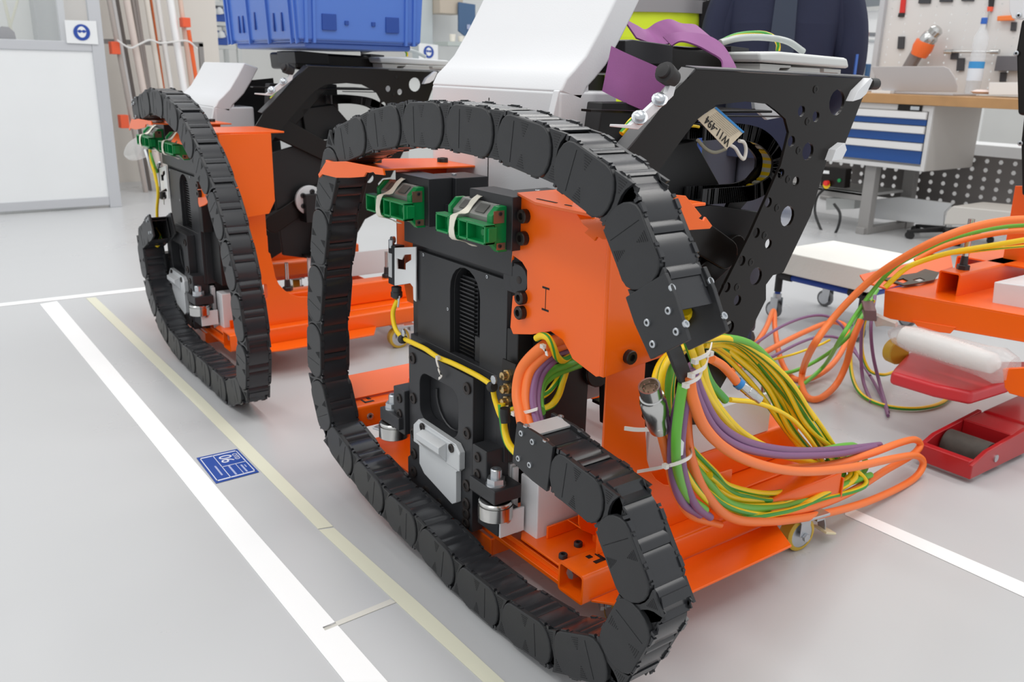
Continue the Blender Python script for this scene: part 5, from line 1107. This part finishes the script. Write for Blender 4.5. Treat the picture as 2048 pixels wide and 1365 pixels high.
C0 = at(1895, 462, Z=.06)
t = thing('swivel_chair', 'black five star chair base under the workbench', 'chair', (C0.x, C0.y, 0))
for k in range(5):
    a = math.radians(150+72*k); d = V((math.cos(a), math.sin(a), 0)); lg = part('leg', MB().prism([C0+V((0, 0, .03)), C0+d*.30+V((0, 0, -.0)), C0+d*.30+V((0, 0, -.02)), C0+V((0, 0, -.01))], d.cross(ZV)*.04), RUB, t, .006)
    part('castor', MB().cyl(C0+d*.29+V((0, 0, -.035))-d.cross(ZV)*.02, C0+d*.29+V((0, 0, -.035))+d.cross(ZV)*.03, .025, 12), RUB, lg)
part('gas_column', MB().cyl(C0, C0+V((0, 0, .12)), .025, 12), STEEL, t)
# ------------------------------------------------------------------ dolly with white foam block
DZ = .0
fa, fb, fc_ = at(1560, 640, Z=0), at(1717, 678, Z=0), at(1672, 630, Z=0)
dx0 = fb.x-.04; dy0, dy1 = fb.y-.02, at(1549, 640, X=dx0).y; dx1 = dx0+.42
zt = at(1721, 580, X=dx0).z
t = thing('dolly', 'small tube dolly on grey castors beside the orange cables', 'dolly', ((dx0+dx1)/2, (dy0+dy1)/2, 0))
BT = mat('blue_tube', (26, 66, 160), .35)
for a, b in (((dx0, dy0), (dx0, dy1)), ((dx1, dy0), (dx1, dy1)), ((dx0, dy0), (dx1, dy0)), ((dx0, dy1), (dx1, dy1))):
    A, B = V((a[0], a[1], zt-.02)), V((b[0], b[1], zt-.02)); part('rail', MB().cyl(A, B, .014, 12), BT, t)
    e = MB(); e.cyl(A, A+(B-A)*.16, .019, 12).cyl(B, B+(A-B)*.16, .019, 12); part('joint_sleeve', e, RUB, t)
for x in (dx0, dx1):
    for y in (dy0, dy1):
        lg = part('leg', MB().cyl((x, y, zt-.02), (x, y, zt-.10), .018, 12), RUB, t)
        part('leg_tube', MB().cyl((x, y, .12), (x, y, zt-.10), .014, 12), BT, lg)
        part('castor_fork', MB().cyl((x, y, .10), (x, y, .125), .02, 10).box((x-.022, y-.02, .03), (x-.018, y+.02, .105)).box((x+.018, y-.02, .03), (x+.022, y+.02, .105)), ZINC, lg)
        part('castor_wheel', MB().rev((x-.014, y+.012, .042), XV, [(0, .03), (0, .038), (.004, .042), (.024, .042), (.028, .038), (.028, .03)], 18), mat('grey_rubber', (104, 106, 108), .5), lg)
        part('castor_hub', MB().cyl((x-.015, y+.012, .042), (x+.015, y+.012, .042), .03, 14), ZINC, lg)
FM = mat('white_foam', (234, 232, 226), .85, bump=.8, bscale=40, var=.05)
hz = at(1721, 533, X=dx0).z-zt
fo = solo('foam_block', MB().box((dx0-.03, dy0-.03, zt), (dx1+.03, dy1+.03, zt+hz)), FM, 'rough white foam block on the blue tube dolly', 'block', bevel=.006)
# ------------------------------------------------------------------ third orange cart, lifted by a red stacker (right edge)
RX = 2.75
t = thing('machine_cart', 'orange cart at the right edge, raised on the red stacker forks', 'cart', (3.0, 1.3, .2), 'orange machine carts')
zr = at(1769, 584, X=RX).z; yl = at(1769, 584, X=RX).y
part('front_rail', MB().prism(aX(RX, (1769, 583), (2075, 640), (2075, 690), (1766, 636)), (.006, 0, 0)), ORANGE, t, .002)
part('rail_top', MB().prism(aX(RX, (1769, 584), (2075, 641), (2075, 636), (1769, 580)), (.42, 0, -.002)), ORANGE, t, .002)
tipw = [at(1718, 556, Z=zr+.02), at(1728, 571, Z=zr), at(1772, 584, Z=zr), at(1905, 540, Z=zr), at(1900, 513, Z=zr+.03)]
part('fork_wing', MB().prism([V((p.x, p.y, p.z+.006)) for p in tipw], (0, 0, .006)), ORANGE, t, .003)
tb_ = at(1864, 594, X=RX+.08); ty1 = tb_.y; ty0 = at(1908, 594, X=RX+.08).y; tz0 = zr+.004; tz1 = tz0+.085
part('fork_tube', hollow(RX+.1, RX+.75, ty0, ty1, tz0, tz1), ORANGE, t)
part('fork_tube', hollow(RX+.4, RX+.75, ty0-.5, ty1+.1, tz0, tz1), ORANGE, t)
stud(RX+.18, (ty0+ty1)/2, tz1, t, .17, .011)
part('lock_nut', MB().rev((RX+.55, ty0-.14, tz1), ZV, [(0, .03), (.03, .03), (.034, .02), (.06, .02)], 8), BLACK, t)
part('upright', MB().prism([at(x, y, X=RX+.5) for x, y in ((2005, 520), (2030, 372), (2060, 372), (2060, 540))], (.006, 0, 0)), ORANGE, t, .002)
part('cam_plate', MB().prism([at(x, y, Z=zr+.014) for x, y in ((1764, 560), (1800, 553), (1832, 548), (1850, 540), (1878, 547), (1868, 562), (1840, 568), (1808, 573))], (0, 0, .004), [[at(x, y, Z=zr+.014) for x, y in ((1790, 563), (1806, 559), (1817, 564), (1806, 569))], [at(x, y, Z=zr+.014) for x, y in ((1824, 562), (1840, 558), (1850, 562), (1838, 566))]]), mat('oily_dark_plate', (72, 66, 52), .4, .5, var=.4, vscale=40), t)
part('white_cover_box', MB().prism(aX(RX+.1, (1988, 564), (2075, 575), (2075, 632), (1982, 622)), (.3, 0, 0)), WHITE, t, .004)
wl = at(1800, 700, X=RX+.15); part('castor_wheel', MB().rev(at(1800, 706, X=RX+.10), V((.3, 1, 0)), [(0, .03), (0, .041), (.004, .045), (.036, .045), (.04, .041), (.04, .03)], 24), YPU, t)
part('lower_plate', MB().prism(aX(RX-.004, (1822, 640), (1912, 655), (1900, 668), (1840, 660)), (.004, 0, 0)), ORANGE, t, .002)
part('lower_bracket', MB().prism(aX(RX-.1, (2004, 738), (2060, 735), (2060, 800), (2018, 788), (2008, 776)), (.02, 0, 0)), ORANGE, t, .004)
t = thing('assembly_machine', 'black machine part with white bracket hanging at the upper right edge', 'machine', tuple(at(2040, 400, X=3.0)), 'black machine bodies')
part('casing', MB().prism(aX(3.0, (2042, 38), (2031, 100), (2034, 230), (2048, 232), (2075, 232), (2075, 38)), (.25, 0, 0)), BLACKP, t, .01)
part('casing', MB().prism(aX(3.04, (2046, 230), (2040, 285), (2042, 392), (2075, 396), (2075, 230)), (.25, 0, 0)), BLACKP, t, .01)
part('foot', MB().prism(aX(3.04, (2047, 390), (2046, 445), (2050, 478), (2075, 478), (2075, 390)), (.15, 0, 0)), BLACKP, t, .01)
part('white_bracket', MB().prism(aX(2.98, (2018, -10), (2048, -10), (2047, 36), (2042, 40), (2024, 37), (2018, 22)), (.01, 0, 0)), WHITE, t, .003)
for x, y, d in ((2038, 31, 2.975), (2033, 107, 2.995), (2041, 287, 3.035), (2046, 447, 3.03)): screw('screw', at(x, y, X=d), -XV, .008, .004, t, ZINC)
# red stacker: support leg with roller and raised fork
t = thing('stacker', 'red pallet stacker leg and fork at the right edge of the floor', 'stacker', (2.8, 1.2, 0))
l0 = at(1880, 942, Z=.0); lz = .085
LY1, LY0 = l0.y+.06, l0.y-.09; lx = l0.x-.02
lg = part('support_leg', MB().prism([(lx+.30, LY0, .03), (lx+.36, LY0, lz+.02), (lx+2.2, LY0, lz+.06), (lx+2.2, LY0, .03)], (0, LY1-LY0, 0)), RED, t, .01)
hs = MB().prism([(lx, LY0-.01, .015), (lx, LY0-.01, .06), (lx+.08, LY0-.01, lz), (lx+.36, LY0-.01, lz+.02), (lx+.36, LY0-.01, .015)], (0, .016, 0)).prism([(lx, LY1, .015), (lx, LY1, .06), (lx+.08, LY1, lz), (lx+.36, LY1, lz+.02), (lx+.36, LY1, .015)], (0, .016, 0)).box((lx, LY0, .015), (lx+.03, LY1+.01, .07)).box((lx+.24, LY0, .03), (lx+.36, LY1, lz+.015))
part('roller_housing', hs, RED, lg, .004)
part('roller', MB().rev((lx+.14, LY0+.008, .046), YV, [(0, .03), (0, .044), (.003, .046), (LY1-LY0-.019, .046), (LY1-LY0-.016, .044), (LY1-LY0-.016, .03)], 24), mat('worn_dark_roller', (72, 66, 60), .7, var=.3, vscale=60), lg)
part('axle_cap', MB().rev((lx+.14, LY0-.010, .05), -YV, [(0, .012), (.004, .012)], 12), ZINC, lg)
fz = .215
f = aZ(fz, (1818, 703), (1788, 735), (1782, 744), (1870, 770), (1945, 785), (2020, 762), (2060, 740), (2060, 722), (1950, 722))
part('fork', MB().prism(f, (0, 0, -.045)), mat('red_plastic_tip', (214, 52, 60), .4, coat=.2), t, .012)
# plastic bag with a white roll lying on the fork
A, B = at(1790, 668, X=2.72), at(2010, 735, X=2.68)
t = thing('bagged_roll', 'white roll in a clear plastic bag lying on the red fork', 'bag', tuple((A+B)/2-ZV*.03))
d = (B-A).normalized(); ln = (B-A).length
part('roll', MB().rev(A+d*.02, d, [(0, .018), (.015, .036), (.06, .042), (ln*.5, .040), (ln*.85, .032), (ln*.9, .012)], 16), mat('white_roll', (240, 240, 238), .5, bump=.4, bscale=40), t)
o = part('bag_film', MB().rev(A-d*.02, d, [(0, .012), (.03, .034), (.1, .048), (ln*.5, .047), (ln*.85, .05), (ln*1.0, .058), (ln*1.12, .04)], 11), mat('clear_film', (244, 242, 240), .15, alpha=.3, bump=1, bscale=60), t)
# people, standing behind the body
def person(label, X, Yc, face, shirt, trousers, sleeve, scale=1.0, vest=None, group=None, lo=0):
    t = thing('person', label, 'person', (X, Yc, 0)); f = V((math.cos(face), math.sin(face), 0)); s = V((-f.y, f.x, 0)); O = V((X, Yc, 0))
    def P(a, b, z): return (O+f*a+s*b+ZV*z)*1.0 if scale == 1 else O+(f*a+s*b+ZV*z)*scale
    def skin(name, verts, edges, rad, m, parent):
        me = bpy.data.meshes.new(name); me.from_pydata([v-base_of(parent) for v in verts], edges, []); o = bpy.data.objects.new(name, me); COL.objects.link(o); o.parent = parent
        me.materials.append(m); md = o.modifiers.new('skin', 'SKIN'); md.use_smooth_shade = True
        for i, r in enumerate(rad): me.skin_vertices[0].data[i].radius = r if isinstance(r, tuple) else (r*scale, r*scale)
        me.skin_vertices[0].data[0].use_root = True
        sb = o.modifiers.new('sub', 'SUBSURF'); sb.levels = sb.render_levels = 2; return o
    SK = mat('skin_tone', (214, 166, 140), .5)
    bv = [P(0, 0, .96), P(0, 0, 1.12), P(.01, 0, 1.30), P(0, 0, 1.44), P(0, 0, 1.53), P(.02, 0, 1.60)]; be = [(i, i+1) for i in range(5)]; br = [.10, .10, .10, .09, .055, .05]
    for sg in (1, -1):
        k = len(bv); bv += [P(0, sg*.17, 1.43), P(-.02, sg*.235, 1.16), P(-.10, sg*.17, 1.0), P(-.14, sg*.12, .97)]; be += [(3, k), (k, k+1), (k+1, k+2), (k+2, k+3)]; br += [.07, .056, .042, .036]
        k = len(bv); bv += [P(0, lo+sg*.08, .88), P(.01, lo+sg*.08, .50), P(-.02, lo+sg*.085, .10), P(.10, lo+sg*.09, .05)]; be += [(0, k), (k, k+1), (k+1, k+2), (k+2, k+3)]; br += [.06, .05, .04, .04]
    skin('body', bv, be, br, shirt, t)
    # flattened torso garment
    g = MB(); rows = ((.80, .19, .125), (.95, .185, .125), (1.10, .18, .122), (1.28, .205, .13), (1.40, .215, .122), (1.47, .15, .09), (1.50, .08, .07))
    lp = [[P(b*math.cos(q), a*math.sin(q), z) for q in [2*math.pi*i/20 for i in range(20)]] for z, a, b in rows]
    for k in range(len(lp)-1): g.loft(lp[k], lp[k+1])
    part('jacket' if vest is None else 'safety_vest', g, shirt if vest is None else vest, t)
    for sg in (1, -1):
        part('sleeve', MB().tube(spline([P(0, sg*.19, 1.42), P(-.01, sg*.235, 1.28), P(-.02, sg*.245, 1.14), P(-.06, sg*.225, 1.06), P(-.12, sg*.17, .99)], 5), .062*scale, 12), sleeve, t)
        part('trouser_leg', MB().tube([P(0, lo+sg*.07, .92), P(.01, lo+sg*.066, .5), P(-.01, lo+sg*.066, .1)], .070*scale, 12), trousers, t)
        h = part('hand', MB().obox(P(-.165, sg*.08, .955), (f*-.03-s*sg*.03)*scale, (s*.012+f*.012*sg)*scale*sg, ZV*.035*scale), SK, t, .008)
        for j in range(4): part('finger', MB().tube([P(-.185, sg*.055, .98-.018*j), P(-.212, sg*(.025+.003*abs(j-1)), .975-.018*j), P(-.205, sg*-.012, .965-.018*j)], .0085*scale, 8), SK, h)
        part('thumb', MB().tube([P(-.155, sg*.09, .985), P(-.18, sg*.065, 1.012), P(-.195, sg*.035, 1.015)], .009*scale, 8), SK, h)
        part('shoe', MB().obox(P(.05, lo+sg*.09, .04), f*.14*scale, s*.05*scale, ZV*.039*scale), RUB, t, .03)
    hd = part('head', MB().rev(P(.03, 0, 1.58), ZV, [(0, .05*scale), (.03*scale, .07*scale), (.08*scale, .08*scale), (.14*scale, .083*scale), (.19*scale, .07*scale), (.225*scale, .03*scale)], 18), SK, t)
    part('hair', MB().rev(P(.015, 0, 1.70), ZV, [(0, .085*scale), (.05*scale, .084*scale), (.09*scale, .06*scale), (.115*scale, .02*scale)], 18), mat('brown_hair', (66, 50, 40), .7), hd)
    fz_ = MB().rev(P(.10, 0, 1.665), f*.9-ZV*.3, [(0, .018), (.03, .012)], 8); part('nose', fz_, SK, hd)
    for sg in (1, -1):
        part('eye', MB().rev(P(.098, sg*.032, 1.70), f, [(0, .012), (.006, .008)], 10), mat('eye_white', (230, 228, 224), .3), hd); part('ear', MB().rev(P(.02, sg*.08, 1.68), s*sg, [(0, .03), (.012, .022)], 10), SK, hd)
    part('mouth', MB().obox(P(.105, 0, 1.63), f*.004, s*.022, ZV*.005), mat('lip', (176, 104, 96), .5), hd)
    return t, P, f, s
NAVY = mat('navy_jacket', (34, 40, 66), .8, var=.12, vscale=12, bump=.3, bscale=60); TR = mat('dark_trousers', (70, 72, 84), .8)
r2 = ray(1560, 120); r2h = V((r2.x, r2.y, 0)).normalized()*3.75
t, P, f, s = person('person in navy jacket and dark tie standing behind the nearer machine', r2h.x, r2h.y, math.atan2(-r2h.y, -r2h.x), NAVY, TR, NAVY, 1.04, lo=-.12)
part('tie', MB().prism([P(.135, -.035, 1.44), P(.135, .035, 1.44), P(.138, .045, 1.16), P(.138, 0, 1.06), P(.138, -.045, 1.16)], f*.006), mat('grey_blue_tie', (52, 62, 80), .6), t, .002)
part('badge', MB().obox(P(.10, .262, 1.14), f*.025, s*.004, ZV*.04), mat('badge_blue', (70, 110, 190), .4), t)
HV = mat('hi_vis_yellow', (214, 236, 40), .6, var=.08, vscale=10, emit=0); BKJ = mat('black_sleeve', (26, 25, 27), .8)
r1 = ray(1300, 100); r1h = V((r1.x, r1.y, 0)).normalized()*3.9
t, P, f, s = person('person in yellow high visibility vest behind the purple strap', r1h.x, r1h.y, math.atan2(-r1h.y, -r1h.x), BKJ, TR, BKJ, 1.0, HV)
g = MB(); lp = [[P(.137*math.cos(q), .221*math.sin(q), z) for q in [2*math.pi*i/24 for i in range(24)]] for z in (1.375, 1.425)]
g.loft(lp[0], lp[1]); part('reflective_band', g, mat('reflective_grey', (150, 148, 150), .4, .2), t)
# ------------------------------------------------------------------ loose cables on the floor and over the third cart
def gc(pts, r, m, label, stripe=None, per=9):
    return solo('cable', MB().tube(spline([at(x, y, Z=z) if z < 2 else at(x, y, X=z) for x, y, z in pts], per), r, 10, stripe=stripe), m, label, 'cable', 'loose cables between the carts')
gc([(2075, 438, 2.9), (2010, 442, 2.85), (1940, 456, 2.78), (1870, 482, 2.72), (1800, 520, 2.7), (1745, 558, 2.7), (1700, 600, 2.66), (1660, 645, 2.6), (1625, 695, 2.5), (1606, 740, .06), (1604, 775, .02), (1618, 797, .015), (1642, 796, .015), (1672, 770, .03), (1692, 730, .10), (1704, 685, .2), (1722, 640, .28)], .0125, C_OR, 'thick orange cable arching over the third cart and looping on the floor')
gc([(1462, 742, .10), (1500, 722, .10), (1550, 694, .10), (1610, 664, .10), (1660, 645, .11), (1690, 652, .10), (1694, 676, .08), (1678, 712, .05), (1650, 742, .03), (1610, 760, .015), (1580, 752, .015), (1560, 715, .04), (1550, 660, .08), (1547, 622, .11), (1530, 660, .10), (1498, 705, .08), (1462, 735, .06)], .0115, C_OR, 'second orange cable twisting on the floor by the dolly')
gc([(1470, 712, .14), (1510, 688, .14), (1560, 655, .14), (1610, 635, .14), (1650, 632, .14), (1680, 648, .12), (1700, 680, .06), (1720, 720, .03), (1745, 760, .014), (1766, 800, .010), (1776, 832, .008)], .006, C_PU, 'violet cable arching over the floor to its cut end')
gc([(1490, 738, .1), (1540, 716, .1), (1600, 686, .1), (1640, 674, .1), (1680, 678, .08), (1712, 708, .05), (1740, 752, .02)], .006, C_PU, 'lower violet cable among the floor loops')
gc([(1742, 590, .32), (1726, 640, .25), (1722, 700, .14), (1726, 760, .04), (1742, 804, .008)], .0065, C_PU, 'left violet cable hanging from the third cart')
gc([(1750, 592, .32), (1742, 650, .24), (1746, 710, .13), (1760, 770, .03), (1776, 826, .008)], .0065, C_PU, 'right violet cable hanging from the third cart')
gc([(2075, 448, 2.95), (1990, 456, 2.9), (1900, 478, 2.82), (1830, 510, 2.76), (1790, 534, 2.74), (1752, 574, 2.72), (1715, 625, 2.66), (1680, 680, 2.55), (1650, 730, .08), (1612, 765, .03), (1585, 785, .015), (1560, 800, .012), (1580, 808, .012), (1596, 790, .012)], .0075, C_GR, 'green cable over the third cart trailing down to the floor')
gc([(1755, 580, .33), (1720, 640, .26), (1690, 680, .2), (1640, 718, .08), (1590, 742, .04), (1552, 748, .03)], .0075, C_GR, 'shorter green cable from the third cart towards the coil')
gc([(1740, 600, .32), (1716, 640, .24), (1702, 690, .13), (1704, 750, .04), (1724, 790, .012), (1770, 812, .010), (1830, 818, .010), (1880, 808, .010), (1906, 786, .012)], .0075, YG, 'yellow and green cable making a wide loop on the floor', .02)
gc([(1748, 600, .32), (1728, 650, .22), (1724, 700, .12), (1738, 740, .05), (1765, 750, .04), (1790, 744, .04)], .0065, YG, 'yellow and green cable ending by the yellow wheel', .02)
gc([(2075, 476, 2.95), (1980, 492, 2.9), (1900, 506, 2.84), (1840, 524, 2.8), (1808, 540, 2.76), (1770, 575, 2.72)], .009, C_YE, 'thick yellow cable lying over the third cart')
gc([(2075, 490, 2.98), (1990, 498, 2.92), (1920, 506, 2.88), (1850, 512, 2.84)], .005, YG, 'thin yellow and green cable over the third cart', .04)
gc([(2075, 460, 3.0), (2000, 466, 2.95), (1930, 480, 2.9), (1870, 500, 2.85), (1830, 522, 2.8)], .009, C_OR, 'second orange cable over the third cart, below the first')
gc([(1660, 680, .12), (1640, 690, .1), (1590, 708, .08), (1540, 722, .06), (1500, 740, .05)], .005, C_YE, 'thin yellow cable among the floor loops')
ck = at(1738, 622, X=2.68)
solo('duct_tape_wrap', MB().obox(ck, (.02, .02, .01), (-.014, .014, 0), (-.006, 0, .02)), mat('silver_brown_tape', (124, 96, 98), .35, .3), 'brownish tape wrapped around hanging cables at the third cart', 'tape', bevel=.003)
fl = aX(2.68, (1744, 628), (1764, 638), (1790, 648), (1792, 655), (1768, 652), (1752, 654))
solo('foil_scrap', MB().prism(fl, (.012, 0, .006)), mat('crumpled_film', (206, 196, 192), .2, .3, bump=1, bscale=60), 'torn film scrap below the third cart corner', 'scrap')
